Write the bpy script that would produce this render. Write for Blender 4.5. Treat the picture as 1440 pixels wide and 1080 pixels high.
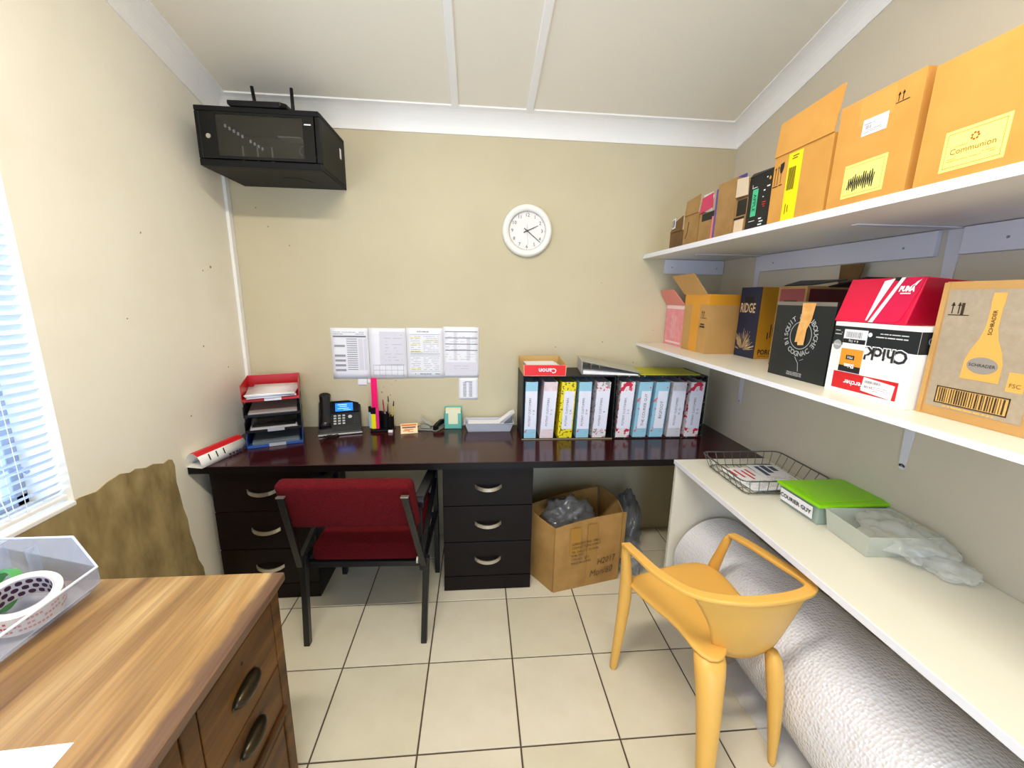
import bpy, bmesh, math, random
from mathutils import Vector, Matrix, noise
random.seed(7)
SC = bpy.context.scene
COL = SC.collection
for o in list(bpy.data.objects): bpy.data.objects.remove(o)
PI = math.pi
W = 2.742            # room width
ZD = 0.734           # desk height
SL = 0.25            # ceiling slope (it drops towards the back wall)
YF = -4.3            # wall behind the photographer

# ------------------------------------------------------------------ camera
cam = bpy.data.cameras.new('camera'); cam_o = bpy.data.objects.new('camera', cam); COL.objects.link(cam_o)
cam.sensor_width = 36; cam.lens = 571.64/1440*36; cam.clip_start = .02
yaw, pitch, roll = -0.0886, -0.2118, 0.0190
fwd = Vector((-math.sin(yaw)*math.cos(pitch), math.cos(yaw)*math.cos(pitch), math.sin(pitch)))
right = Vector((math.cos(yaw), math.sin(yaw), 0)); up = right.cross(fwd)
r2 = right*math.cos(roll)+up*math.sin(roll); u2 = -right*math.sin(roll)+up*math.cos(roll)
M = Matrix((r2, u2, -fwd)).transposed().to_4x4(); M.translation = Vector((1.2898, -2.3875, 1.5066))
cam_o.matrix_world = M
SC.camera = cam_o
# ------------------------------------------------------------------ light and exposure
SC.view_settings.view_transform = 'Standard'; SC.view_settings.look = 'None'
SC.view_settings.gamma = 1; SC.view_settings.use_curve_mapping = False
SC.view_settings.exposure = 0.13
world = bpy.data.worlds.new('world'); SC.world = world; world.use_nodes = True
bg = world.node_tree.nodes['Background']
bg.inputs[0].default_value = (.50, .70, 1, 1); bg.inputs[1].default_value = 7.5
def area(name, loc, rot, sx, sy, power, color):
    l = bpy.data.lights.new(name, 'AREA'); l.shape = 'RECTANGLE'; l.size = sx; l.size_y = sy
    l.energy = power; l.color = color
    o = bpy.data.objects.new(name, l); COL.objects.link(o); o.location = loc; o.rotation_euler = rot
    return o
# daylight through the window on the left wall (portal in the opening)
pl = area('window_portal', (-.2, -1.7, 1.43), (0, -PI/2, 0), 1.2, 1.3, 1, (1, 1, 1)); pl.data.cycles.is_portal = True
# ceiling lamp of the room, the tube of the fitting built further down
area('ceiling_lamp_light', (1.15, -2.15, 2.80), (0, 0, 0), 1.1, .16, 50, (1.0, .94, .82))
pd = area('added_doorway_portal', (1.6, YF-.1, 1.05), (PI/2, 0, 0), 1.1, 2.1, 1, (1, 1, 1)); pd.data.cycles.is_portal = True  # doorway added behind the camera to let in fill daylight

# ------------------------------------------------------------------ materials
def lin(c):
    return tuple((x/255/12.92 if x/255 <= .04045 else ((x/255+.055)/1.055)**2.4) for x in c)
MATS = {}
def mat(name, rgb, rough=.6, metal=0, coat=0, spec=.5, alpha=1, trans=0, emit=None, es=1,
        noise_amt=0, noise_scale=20, rgb2=None, stretch=(1,1,1), bump=0, bump_scale=200, detail=3, ramp=(.35,.65), ior=1.45):
    if name in MATS: return MATS[name]
    m = bpy.data.materials.new(name); m.use_nodes = True; nt = m.node_tree; N = nt.nodes; Lk = nt.links
    b = N['Principled BSDF']; c = lin(rgb)
    b.inputs['Base Color'].default_value = (*c, 1); b.inputs['Roughness'].default_value = rough
    b.inputs['Metallic'].default_value = metal; b.inputs['Specular IOR Level'].default_value = spec
    b.inputs['Coat Weight'].default_value = coat; b.inputs['Coat Roughness'].default_value = .1
    b.inputs['Alpha'].default_value = alpha; b.inputs['Transmission Weight'].default_value = trans; b.inputs['IOR'].default_value = ior
    if emit: b.inputs['Emission Color'].default_value = (*lin(emit), 1); b.inputs['Emission Strength'].default_value = es
    tc = mp = None
    if rgb2 or bump:
        tc = N.new('ShaderNodeTexCoord'); mp = N.new('ShaderNodeMapping'); mp.inputs['Scale'].default_value = stretch
        Lk.new(tc.outputs['Object'], mp.inputs['Vector'])
    if rgb2:
        n = N.new('ShaderNodeTexNoise'); n.inputs['Scale'].default_value = noise_scale; n.inputs['Detail'].default_value = detail
        n.inputs['Roughness'].default_value = .6
        Lk.new(mp.outputs[0], n.inputs['Vector'])
        r = N.new('ShaderNodeValToRGB'); r.color_ramp.elements[0].position = ramp[0]; r.color_ramp.elements[1].position = ramp[1]
        r.color_ramp.elements[0].color = (*c, 1); r.color_ramp.elements[1].color = (*lin(rgb2), 1)
        Lk.new(n.outputs['Fac'], r.inputs[0]); Lk.new(r.outputs[0], b.inputs['Base Color'])
    if bump:
        n2 = N.new('ShaderNodeTexNoise'); n2.inputs['Scale'].default_value = bump_scale; n2.inputs['Detail'].default_value = 3
        Lk.new(mp.outputs[0], n2.inputs['Vector'])
        bp = N.new('ShaderNodeBump'); bp.inputs['Strength'].default_value = bump; bp.inputs['Distance'].default_value = .002
        Lk.new(n2.outputs['Fac'], bp.inputs['Height']); Lk.new(bp.outputs[0], b.inputs['Normal'])
    MATS[name] = m
    return m

m_wall = mat('painted_plaster', (208,196,164), .75, rgb2=(200,188,156), noise_scale=1.6, bump=.25, bump_scale=40, ramp=(.4,.75))
m_wall_r = mat('plaster_right_shade_tone', (214,203,182), .75, rgb2=(208,197,176), noise_scale=1.6, bump=.25, bump_scale=40)  # same wall paint, less yellow to carry the cool shade here
m_wall_l = mat('plaster_left_lit_tone', (246,239,222), .75, rgb2=(241,233,214), noise_scale=2.2, bump=.5, bump_scale=22, ramp=(.45,.7))  # same wall paint, lightened to carry the brightness beside the window
m_ceil = mat('ceiling_paint', (245,237,220), .8, bump=.2, bump_scale=30)
m_white = mat('white_gloss_paint', (250,247,243), .45)
m_patch = mat('bare_plaster', (176,154,106), .9, rgb2=(138,118,76), noise_scale=7, bump=1, bump_scale=22, stretch=(1,1.6,.7))
m_desk = mat('mahogany_laminate', (64,20,24), .17, rgb2=(40,13,16), noise_scale=9, stretch=(1,14,14), coat=.12, spec=.4)
m_deskd = mat('dark_laminate', (22,12,12), .4, spec=.25, rgb2=(16,10,11), noise_scale=9, stretch=(1,1,10))
m_chrome = mat('brushed_nickel', (205,200,190), .3, metal=.9)
m_lam = mat('white_laminate', (232,227,212), .28)
m_lam_e = mat('white_edging', (238,238,246), .4)
m_bracket = mat('white_paint_lilac_shade', (222,220,228), .45)  # lilac of the cool shade under the shelves put into the colour
m_black = mat('black_powder_coat', (12,13,14), .5, spec=.25, bump=.2, bump_scale=300)
m_blackp = mat('black_plastic', (12,12,14), .35, spec=.3)
m_card = mat('cardboard', (196,152,92), .8, rgb2=(188,144,84), noise_scale=6, bump=.1, bump_scale=60)
m_card_o = mat('orange_cardboard', (214,156,76), .75, rgb2=(202,144,64), noise_scale=5, bump=.1, bump_scale=60)
m_card_d = mat('dark_cardboard', (120,88,48), .8, rgb2=(98,70,38), noise_scale=8)
m_card_k = mat('kraft_cardboard', (170,132,80), .8, rgb2=(150,112,64), noise_scale=8)
m_tape = mat('brown_packing_tape', (222,152,40), .25)
m_tape_d = mat('old_packing_tape', (176,128,56), .3)
m_paper = mat('white_paper', (244,243,248), .7)
m_print = mat('grey_print', (140,138,150), .8)
m_ink = mat('black_ink', (26,24,26), .6)
m_grout = mat('dark_grout', (86,70,58), .9)

# ------------------------------------------------------------------ mesh helpers
class MB:
    def __init__(s): s.v = []; s.f = []; s.m = []
    def face(s, pts, mi=0):
        k = len(s.v); s.v += [tuple(p) for p in pts]; s.f.append(tuple(range(k, k+len(pts)))); s.m.append(mi); return s
    def hexa(s, p, mi=0):      # 8 points: bottom 0-3 ccw, top 4-7
        k = len(s.v); s.v += [tuple(q) for q in p]
        for f in ((3,2,1,0),(4,5,6,7),(0,1,5,4),(1,2,6,5),(2,3,7,6),(3,0,4,7)):
            s.f.append(tuple(k+i for i in f)); s.m.append(mi)
        return s
    def box(s, x0,x1,y0,y1,z0,z1, mi=0, mx=None):
        p = [Vector(q) for q in ((x0,y0,z0),(x1,y0,z0),(x1,y1,z0),(x0,y1,z0),(x0,y0,z1),(x1,y0,z1),(x1,y1,z1),(x0,y1,z1))]
        if mx is not None: p = [mx @ q for q in p]
        return s.hexa(p, mi)
    def rings(s, rs, close=True, cap=True, mi=0):
        k = len(s.v); n = len(rs[0])
        for r in rs: s.v += [tuple(q) for q in r]
        for i in range(len(rs)-1):
            for j in range(n if close else n-1):
                a = k+i*n+j; b = k+i*n+(j+1)%n
                s.f.append((a, b, b+n, a+n)); s.m.append(mi)
        if cap and close:
            s.f.append(tuple(k+j for j in reversed(range(n)))); s.m.append(mi)
            s.f.append(tuple(k+(len(rs)-1)*n+j for j in range(n))); s.m.append(mi)
        return s
    def tube(s, pts, r, n=6, mi=0, closed=False):
        pts = [Vector(p) for p in pts]; rs = []; L = len(pts)
        prev = None
        for i, p in enumerate(pts):
            if closed: d = pts[(i+1) % L]-pts[i-1]
            else: d = pts[min(i+1, L-1)]-pts[max(i-1, 0)]
            d.normalize()
            if prev is None: a = d.orthogonal().normalized()
            else: a = (prev-d*prev.dot(d)).normalized()
            prev = a; b = d.cross(a)
            rr = r[i] if isinstance(r, (list, tuple)) else r
            rs.append([p+(a*math.cos(t)+b*math.sin(t))*rr for t in [2*PI*j/n for j in range(n)]])
        if closed: rs.append(rs[0])
        return s.rings(rs, cap=not closed, mi=mi)
    def cyl(s, c, r, h, n=24, ax='z', r2=None, mi=0):
        c = Vector(c); r2 = r if r2 is None else r2
        def q(t, rr, hh):
            a, b = rr*math.cos(t), rr*math.sin(t)
            return c+Vector({'z':(a,b,hh),'x':(hh,a,b),'y':(b,hh,a)}[ax])
        T = [2*PI*j/n for j in range(n)]
        return s.rings([[q(t, r, 0) for t in T], [q(t, r2, h) for t in T]], mi=mi)
    def disc(s, c, r, U, V, n=20, mi=0):
        return s.face([Vector(c)+Vector(U)*r*math.cos(2*PI*j/n)+Vector(V)*r*math.sin(2*PI*j/n) for j in range(n)], mi)
    def ringflat(s, c, r0, r1, U, V, n=28, a0=0, a1=2*PI, mi=0):
        c = Vector(c); U = Vector(U); V = Vector(V)
        for j in range(n):
            t0 = a0+(a1-a0)*j/n; t1 = a0+(a1-a0)*(j+1)/n
            f = lambda r, t: c+U*r*math.cos(t)+V*r*math.sin(t)
            s.face([f(r0,t0), f(r1,t0), f(r1,t1), f(r0,t1)], mi)
        return s
    def build(s, name, m, parent=None, bevel=0, smooth=False, seg=2, sub=0, thick=0):
        me = bpy.data.meshes.new(name); me.from_pydata(s.v, [], s.f)
        for x in (m if isinstance(m, (list, tuple)) else [m]): me.materials.append(x)
        for i, p in enumerate(me.polygons): p.material_index = s.m[i]; p.use_smooth = smooth
        me.update()
        bm = bmesh.new(); bm.from_mesh(me)
        if sub or smooth: bmesh.ops.remove_doubles(bm, verts=bm.verts, dist=1e-5)
        bmesh.ops.recalc_face_normals(bm, faces=bm.faces); bm.to_mesh(me); bm.free()
        o = bpy.data.objects.new(name, me); COL.objects.link(o)
        if parent: o.parent = parent
        if thick:
            q = o.modifiers.new('t', 'SOLIDIFY'); q.thickness = thick; q.offset = 0
        if sub:
            q = o.modifiers.new('s', 'SUBSURF'); q.levels = sub; q.render_levels = sub
        if bevel:
            q = o.modifiers.new('b', 'BEVEL'); q.width = bevel; q.segments = seg; q.limit_method = 'ANGLE'; q.angle_limit = math.radians(40)
        return o
def tag(o, label, cat, group=None):
    o['label'] = label; o['category'] = cat
    if group: o['group'] = group
    return o
def thing(name, label, cat, loc=(0,0,0), rz=0, group=None):
    o = bpy.data.objects.new(name, None); COL.objects.link(o); o.location = loc; o.rotation_euler = (0,0,rz)
    o.empty_display_size = .05
    return tag(o, label, cat, group)
def struct(o): o['kind'] = 'structure'; return o

class Face:      # a flat surface that carries decals: origin, right, up, normal (thing-local)
    def __init__(s, parent, O, U, V):
        s.p = parent; s.O = Vector(O); s.U = Vector(U).normalized(); s.V = Vector(V).normalized(); s.N = s.U.cross(s.V)
    def at(s, u, v, d=0): return s.O+s.U*u+s.V*v+s.N*d
    def rect(s, name, u0, v0, u1, v1, m, d=.0008, t=None, label=None, build=True, parent=None, rot=0):
        b = MB(); c = Vector(((u0+u1)/2, (v0+v1)/2)); q = []
        for dd in (0, d):
            for (u, v) in ((u0,v0),(u1,v0),(u1,v1),(u0,v1)):
                x, y = u-c.x, v-c.y
                x, y = x*math.cos(rot)-y*math.sin(rot), x*math.sin(rot)+y*math.cos(rot)
                q.append(s.at(c.x+x, c.y+y, dd))
        b.hexa(q); o = b.build(name, m, parent or s.p)
        if label: o['label'] = label
        return o
    def marks(s, name, rects, m, d=.0014, parent=None):   # many small rectangles as one print
        b = MB()
        for (u0, v0, u1, v1) in rects: b.face([s.at(u0,v0,d), s.at(u1,v0,d), s.at(u1,v1,d), s.at(u0,v1,d)])
        return b.build(name, m, parent or s.p)
    def poly(s, name, pts, m, d=.0012, parent=None):
        return MB().face([s.at(u, v, d) for u, v in pts]).build(name, m, parent or s.p)
    def text(s, txt, u, v, size, m, d=.0016, rot=0, sx=1, align='CENTER', name='lettering', parent=None, shear=0, bold=0):
        me = text_mesh(txt, size, align, shear, bold)
        me.materials.append(m)
        o = bpy.data.objects.new(name, me); COL.objects.link(o); o.parent = parent or s.p
        U = s.U*math.cos(rot)+s.V*math.sin(rot); V = -s.U*math.sin(rot)+s.V*math.cos(rot)
        P = s.at(u, v, d)
        mx = Matrix((U*sx, V, s.N)).transposed().to_4x4(); mx.translation = P
        me.transform(mx); me.update()
        return o
def text_mesh(txt, size, align, shear=0, bold=0):
    c = bpy.data.curves.new('t', 'FONT'); c.body = txt; c.size = size; c.align_x = align; c.align_y = 'CENTER'
    c.resolution_u = 2; c.fill_mode = 'FRONT'; c.shear = shear; c.offset = bold; c.extrude = 0
    o = bpy.data.objects.new('t', c); COL.objects.link(o)
    dg = bpy.context.evaluated_depsgraph_get()
    me = bpy.data.meshes.new_from_object(o.evaluated_get(dg)); me.name = 'lettering'; me.materials.clear()
    bpy.data.objects.remove(o); bpy.data.curves.remove(c)
    return me
def lines(u0, u1, v0, v1, n, h, seed=0, fill=.8):
    R = random.Random(seed); out = []
    for i in range(n):
        v = v1-(v1-v0)*(i+.5)/n; u = u0
        while u < u1-.002:
            w = min(u1-u, R.uniform(.006, .025))
            if R.random() < fill: out.append((u, v-h/2, u+w-.002, v+h/2))
            u += w
    return out
def barcode(u0, u1, v0, v1, n, seed=0):
    R = random.Random(seed); out = []; st = (u1-u0)/n
    for i in range(n):
        w = st*R.uniform(.25, .75); out.append((u0+i*st, v0, u0+i*st+w, v1))
    return out
def arrows(u, v, s):   # two upright arrows over a bar
    out = []
    for k in (0, 1):
        x = u+k*s*.45; out.append((x, v, x+s*.09, v+s*.9)); out.append((x-s*.1, v+s*.62, x+s*.19, v+s*.7)); out.append((x-s*.05, v+s*.72, x+s*.14, v+s*.8))
    out.append((u-s*.2, v-s*.14, u+s*1.25, v-s*.07))
    return out

# ================================================================== THE SETTING
# floor: grout bed with a tile object for every ceramic tile
fl = MB().box(-.25, W+.25, YF-.2, .2, -.06, -.004).build('floor', m_grout); struct(fl)
m_tile = [mat('ceramic_tile_%d' % i, a, .3, rgb2=b, noise_scale=3.5, stretch=(1,1,1), detail=5, ramp=(.3,.75), bump=.05, bump_scale=90)
          for i, (a, b) in enumerate([((222,214,192),(206,197,172)), ((218,210,186),(203,194,168)), ((225,217,197),(210,200,176))])]
T = .35; x0 = .3911-T*2; y0 = -.5958+T*2
tile_me = {}
def tile_mesh(w, d, k):
    key = (round(w,3), round(d,3), k)
    if key not in tile_me:
        b = MB(); e = .0015
        b.rings([[(0,0,-.012),(w,0,-.012),(w,d,-.012),(0,d,-.012)], [(0,0,-e),(w,0,-e),(w,d,-e),(0,d,-e)], [(e,e,0),(w-e,e,0),(w-e,d-e,0),(e,d-e,0)]])
        me = bpy.data.meshes.new('tile'); me.from_pydata(b.v, [], b.f); me.materials.append(m_tile[k]); tile_me[key] = me
    return tile_me[key]
g = .003
for i in range(9):
    for j in range(14):
        xa = max(x0+i*T+g, 0); xb = min(x0+(i+1)*T-g, W); yb = min(y0-j*T-g, 0); ya = max(y0-(j+1)*T+g, YF)
        if xb-xa < .02 or yb-ya < .02: continue
        o = bpy.data.objects.new('tile', tile_mesh(xb-xa, yb-ya, (i*5+j*3+(i*j) % 2) % 3)); COL.objects.link(o)
        o.location = (xa, ya, 0); o.parent = fl

HC = 2.421
def zc(y): return HC-SL*y
wt = .22
# back, right and far front walls
struct(MB().box(-wt, W+wt, 0, wt, -.05, 2.75).build('wall_back', m_wall))
b = MB(); b.hexa([(W,YF,-.05),(W+wt,YF,-.05),(W+wt,0,-.05),(W,0,-.05),(W,YF,zc(YF)+.1),(W+wt,YF,zc(YF)+.1),(W+wt,0,2.6),(W,0,2.6)])
struct(b.build('wall_right', m_wall_r))
struct(MB().box(-wt, 1.05, YF-wt, YF, -.05, zc(YF)+.2).box(2.15, W+wt, YF-wt, YF, -.05, zc(YF)+.2).box(1.05, 2.15, YF-wt, YF, 2.1, zc(YF)+.2).build('wall_front', m_wall))  # the door opening is added to brighten the room
# left wall with the window opening
WY0, WY1, WZ0, WZ1 = -2.35, -1.073, .838, 2.06
b = MB()
b.box(-wt, 0, YF, WY0, -.05, WZ1); b.box(-wt, 0, WY1, 0, -.05, WZ1); b.box(-wt, 0, WY0, WY1, -.05, WZ0)
b.hexa([(-wt,YF,WZ1),(0,YF,WZ1),(0,0,WZ1),(-wt,0,WZ1),(-wt,YF,zc(YF)+.1),(0,YF,zc(YF)+.1),(0,0,2.6),(-wt,0,2.6)])
wl = struct(b.build('wall_left', m_wall_l))
# bare plaster patch under the window
pp = [(-2.4,.80),(-1.60,.822),(-1.234,.823),(-1.15,.832),(-1.06,.841),(-1.0,.832),(-.955,.846),(-.902,.852),(-.86,.838),(-.834,.842),(-.79,.826),(-.751,.826),(-.70,.806),(-.672,.812),(-.655,.803),(-.646,.775),
      (-.652,.70),(-.644,.64),(-.638,.57),(-.624,.51),(-.622,.43),(-.606,.35),(-.60,.29),(-.575,.23),(-.570,.12),(-.56,0),(-2.4,0)]
b = MB(); n = len(pp)
b.rings([[(-.001,y,z) for y,z in pp], [(.004,y,z) for y,z in pp]])
q = b.build('plaster_patch', m_patch, wl); q['label'] = 'olive brown bare plaster'
# cable duct in the corner and picture-frame cracks are part of the wall
b = MB().box(0, .016, -.036, -.002, 0, 2.34); q = struct(b.build('trim_1', m_white, None, bevel=.002))
# ceiling: two boards and a narrow one, cover strips over the joints
def slope_box(b, x0, x1, y0, y1, dz0, dz1):
    b.hexa([(x0,y0,zc(y0)+dz0),(x1,y0,zc(y0)+dz0),(x1,y1,zc(y1)+dz0),(x0,y1,zc(y1)+dz0),(x0,y0,zc(y0)+dz1),(x1,y0,zc(y0)+dz1),(x1,y1,zc(y1)+dz1),(x0,y1,zc(y1)+dz1)])
    return b
ce = struct(slope_box(MB(), -wt, W+wt, YF-.1, .15, .012, .1).build('ceiling', m_ceil))
for xa, xb in ((0,1.178),(1.184,1.556),(1.562,W)):
    slope_box(MB(), xa, xb, YF, 0, 0, .0125).build('ceiling_board', m_ceil, ce)
k = 2
for xc in (1.181, 1.559):
    struct(slope_box(MB(), xc-.018, xc+.018, YF, -.02, -.009, .001).build('trim_%d' % k, m_white, bevel=.003)); k += 1
# coved cornice along back, left and right walls
def cove(P0, P1, n_in, slope_up, name):
    # P0..P1 line on the wall at ceiling level, n_in = direction into the room
    sec = []
    R = .086
    pts = [(0,-R),(.006,-R)]
    for i in range(9):
        t = PI/2*i/8; pts.append((.006+(R-.012)*(1-math.cos(t)), -R+.006+(R-.012)*math.sin(t)))
    pts += [(R,-.006),(R,.004),(0,.004)]
    b = MB(); rs = []
    for P, ofs in ((P0, 0), (P1, 0)):
        rs.append([Vector(P)+Vector(n_in)*u+Vector((0,0,v+slope_up*u*(v+R)/R)) for u, v in pts])
    b.rings(rs)
    return b, rs
b, _ = cove((0,0,HC), (W,0,HC), (0,-1,0), SL, ''); q = b.build('trim_%d' % k, m_white, smooth=False); struct(q); k += 1
for xw, nx in ((0,1),(W,-1)):
    b, _ = cove((xw,0,HC), (xw,YF,zc(YF)), (nx,0,0), 0, ''); q = b.build('trim_%d' % k, m_white); struct(q); k += 1

m_stain = mat('rust_stain', (196,176,128), .8); m_speck2 = mat('plaster_chip', (150,128,96), .8)
wb = bpy.data.objects['wall_back']; b = MB(); R_ = random.Random(3)
for (xc, zc_, n_, sp) in ((.77,.97,5,.05),(2.45,1.95,3,.12),(1.9,1.35,4,.4),(.35,1.7,3,.25),(2.2,1.15,3,.2)):
    for k_ in range(n_):
        x_, z_ = xc+R_.uniform(-sp,sp), zc_+R_.uniform(-sp,sp); r_ = R_.uniform(.0015,.005)
        b.face([(x_+r_*math.cos(a)*R_.uniform(.6,1.3), -.0004, z_+r_*math.sin(a)*R_.uniform(.6,1.3)) for a in [2*PI*j/8 for j in range(8)]])
b.build('paint_chips', m_speck2, wb)
b = MB()
for (y_, z_, r_) in ((-.22,1.62,.006),(-.28,1.60,.004),(-.35,1.25,.005),(-.62,1.72,.004),(-.50,.95,.004),(-.18,1.12,.004),(-.75,1.4,.003)):
    b.face([(.0004, y_+r_*math.cos(a)*R_.uniform(.6,1.3), z_+r_*math.sin(a)*R_.uniform(.6,1.3)) for a in [2*PI*j/8 for j in range(8)]])
b.build('paint_chips', m_speck2, wl)

# window: steel frame, panes, sill
wf = struct(bpy.data.objects.new('window_1', None)); COL.objects.link(wf); wf.location = (-.15, -1.7, WZ0)
m_wframe = mat('window_frame_grey', (150,160,178), .4)
m_glass = bpy.data.materials.new('window_glass'); m_glass.use_nodes = True
nt = m_glass.node_tree; nt.nodes.clear(); o_ = nt.nodes.new('ShaderNodeOutputMaterial'); mx_ = nt.nodes.new('ShaderNodeMixShader')
tr_ = nt.nodes.new('ShaderNodeBsdfTransparent'); gl_ = nt.nodes.new('ShaderNodeBsdfGlossy'); gl_.inputs['Roughness'].default_value = .02
mx_.inputs[0].default_value = .06; nt.links.new(tr_.outputs[0], mx_.inputs[1]); nt.links.new(gl_.outputs[0], mx_.inputs[2]); nt.links.new(mx_.outputs[0], o_.inputs[0])
b = MB(); H = WZ1-WZ0; hy = (WY1-WY0)/2; cy = (WY0+WY1)/2+1.7
b.box(-.02,.02, cy-hy,cy-hy+.035, 0,H); b.box(-.02,.02, cy+hy-.035,cy+hy, 0,H); b.box(-.02,.02, cy-hy,cy+hy, 0,.035); b.box(-.02,.02, cy-hy,cy+hy, H-.035,H)
b.build('window_frame', m_wframe, wf, bevel=.003)
for yy in (cy+hy-.12, cy-.05): MB().box(-.02,.025, yy-.02,yy+.02, .03,H-.03).build('mullion', m_wframe, wf, bevel=.003)
MB().box(-.02,.02, cy-hy,cy+hy-.1, .77,.80).build('transom', m_wframe, wf, bevel=.003)
MB().box(.02,.06, cy+hy-.13,cy+hy-.11, .12,.14).tube([(.05,cy+hy-.12,.13),(.06,cy+hy-.06,.15),(.055,cy+hy-.02,.11)], .007).build('window_latch', m_wframe, wf)
MB().box(-.004,.0, cy-hy+.03,cy+hy-.03, .03,H-.03).build('pane', m_glass, wf)
MB().box(-.13, .006, WY0, WY1+.0, WZ0-.014, WZ0+.002).build('window_sill', m_white, None, bevel=.003)
q = bpy.data.objects['window_sill']; q.parent = wf; q.matrix_parent_inverse = Matrix.Translation(-Vector(wf.location))
# venetian blind
m_slat = mat('blind_slat', (222,230,246), .45)
bl = thing('venetian_blind', 'white venetian blind hanging in the window recess of the left wall', 'blind', (-.024, -1.70, WZ0))
L0, L1 = -.63, .621
slat = bpy.data.meshes.new('slat'); sv = []; sf = []
for yy in (L0, L1):
    for j in range(5):
        t = (j/4-.5)*.030
        sv.append((t*.80, yy, t*.62+.0035*(1-(2*j/4-1)**2)))
sf = [(j, j+1, j+6, j+5) for j in range(4)]
slat.from_pydata(sv, [], sf); slat.materials.append(m_slat)
for i in range(42):
    o = bpy.data.objects.new('slat', slat); COL.objects.link(o); o.parent = bl; o.location = (0, 0, .040+i*.0272)
    o.rotation_euler = (0, random.uniform(-.03,.03), random.uniform(-.002,.002))
MB().box(-.02,.02, L0,L1, H-.045,H-.002).build('head_rail', m_white, bl, bevel=.003)
MB().box(-.013,.013, L0,L1, .012,.026).build('bottom_rail', m_white, bl, bevel=.003)
for yy in (-.4, .5, .2): MB().tube([(.018,yy,H-.04),(.018,yy,.03)], .0009, 5).tube([(-.018,yy,H-.04),(-.018,yy,.03)], .0009, 5).build('ladder_cord', m_white, bl)
MB().tube([(.022,.44,H-.04),(.026,.442,.5),(.024,.44,.1),(.022,.452,.04)], .0015, 5).build('pull_cord', m_white, bl)

# ceiling lamp fitting that gives the light (above the photographer)
t = thing('ceiling_lamp', 'white fluorescent batten lamp on the ceiling above the photographer', 'lamp', (1.15, -2.15, zc(-2.15)-.085))
MB().box(-.62,.62, -.035,.035, .0,.055).build('lamp_body', m_white, t, bevel=.004)
m_tube = mat('lamp_tube', (255,250,240), .4, emit=(255,246,232), es=14)
MB().cyl((-.58,0,-.02), .014, 1.16, 12, 'x').build('lamp_tube', m_tube, t)

# ================================================================== BUILT-IN DESK AND BENCHES
t = thing('long_desk', 'long mahogany brown desk top running along the whole back wall', 'desk', (W/2, -.29, 0))
q = MB().box(-W/2+.002, W/2-.002, -.2835, .288, ZD-.033, ZD).build('desk_top', m_desk, t, bevel=.002)
MB().box(-W/2+.002, W/2-.002, -.2855, -.2836, ZD-.033, ZD-.001).build('edge_band', mat('black_edge', (14,8,9), .35, spec=.3), t)
def drawers(t, x0, x1):
    yb, yf = .25, -.215
    MB().box(x0, x1, yf, yb, .0, ZD-.034).build('carcass', m_deskd, t)
    MB().box(x0+.0, x1-.0, yf-.019, yf-.001, .003, .082).build('plinth', m_deskd, t)
    for z0, z1, zh in ((.087,.278,.187), (.283,.479,.388), (.484,.69,.588)):
        d = MB().box(x0+.001, x1-.001, yf-.020, yf-.001, z0, z1).build('drawer', m_deskd, t, bevel=.0015)
        xc = (x0+x1)/2; b = MB(); rs = []
        for j in range(11):
            s = j/10*2-1; y = yf-.020-.026*(1-s*s)**.7; z = zh-.010*(1-s*s)
            w = .009; rs.append([(xc+s*.066, y-.003, z-w), (xc+s*.066, y+.003, z-w), (xc+s*.066, y+.003, z+w), (xc+s*.066, y-.003, z+w)])
        b.rings(rs); b.build('handle', m_chrome, d, smooth=False)
drawers(t, 1.123-W/2, 1.571-W/2)
drawers(t, .055-W/2, .503-W/2)

t = thing('white_bench', 'long white laminate bench along the right wall, butting against the dark desk', 'bench', (2.5, -1.9, 0))
q = MB().box(2.267-2.5, W-2.5-.002, -3.2+1.9, -.5765+1.9, ZD-.021, ZD+.0).build('bench_top', m_lam, t, bevel=.0015)
MB().box(2.2625-2.5, 2.2668-2.5, -3.2+1.9, -.5765+1.9, ZD-.021, ZD-.0002).build('edge_band', m_lam_e, t)
MB().box(2.265-2.5, W-2.5-.002, -.603+1.9, -.585+1.9, 0, ZD-.0215).build('end_panel', m_lam, t, bevel=.001)
MB().box(2.265-2.5, W-2.5-.002, -3.19+1.9, -3.17+1.9, 0, ZD-.0215).build('end_panel', m_lam, t, bevel=.001)
MB().cyl((W-2.5-.02, -1.60+1.9, ZD), .006, .002, 12).build('screw_cap', m_blackp, t)

def bracket(name_y, ztop, par, run=.27):
    y = name_y; b = MB()
    pts = [(W-2.5-.002, ztop-run), (W-2.5-.002, ztop)]
    # flat tapered vertical leg against the wall
    for s0, s1, w0, w1 in ((0, 1, .011, .022),):
        b.hexa([(W-.004,y-w0,ztop-run),(W-.001,y-w0,ztop-run),(W-.001,y+w0,ztop-run),(W-.004,y+w0,ztop-run),
                (W-.004,y-w1,ztop),(W-.001,y-w1,ztop),(W-.001,y+w1,ztop),(W-.004,y+w1,ztop)])
    b.cyl((W-.004, y, ztop-run), .011, .003, 14, 'x')
    b.hexa([(W-.34,y-.011,ztop-.003),(W-.001,y-.022,ztop-.003),(W-.001,y+.022,ztop-.003),(W-.34,y+.011,ztop-.003),
            (W-.34,y-.011,ztop),(W-.001,y-.022,ztop),(W-.001,y+.022,ztop),(W-.34,y+.011,ztop)])
    o = b.build('bracket', m_bracket, par); o.matrix_parent_inverse = Matrix.Translation(-Vector(par.location))
    h = MB().cyl((W-.0045, y, ztop-run+.004), .0035, .001, 10, 'x').build('screw', m_print, o); return o
Z1, Z2 = 1.757, 1.249
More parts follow.
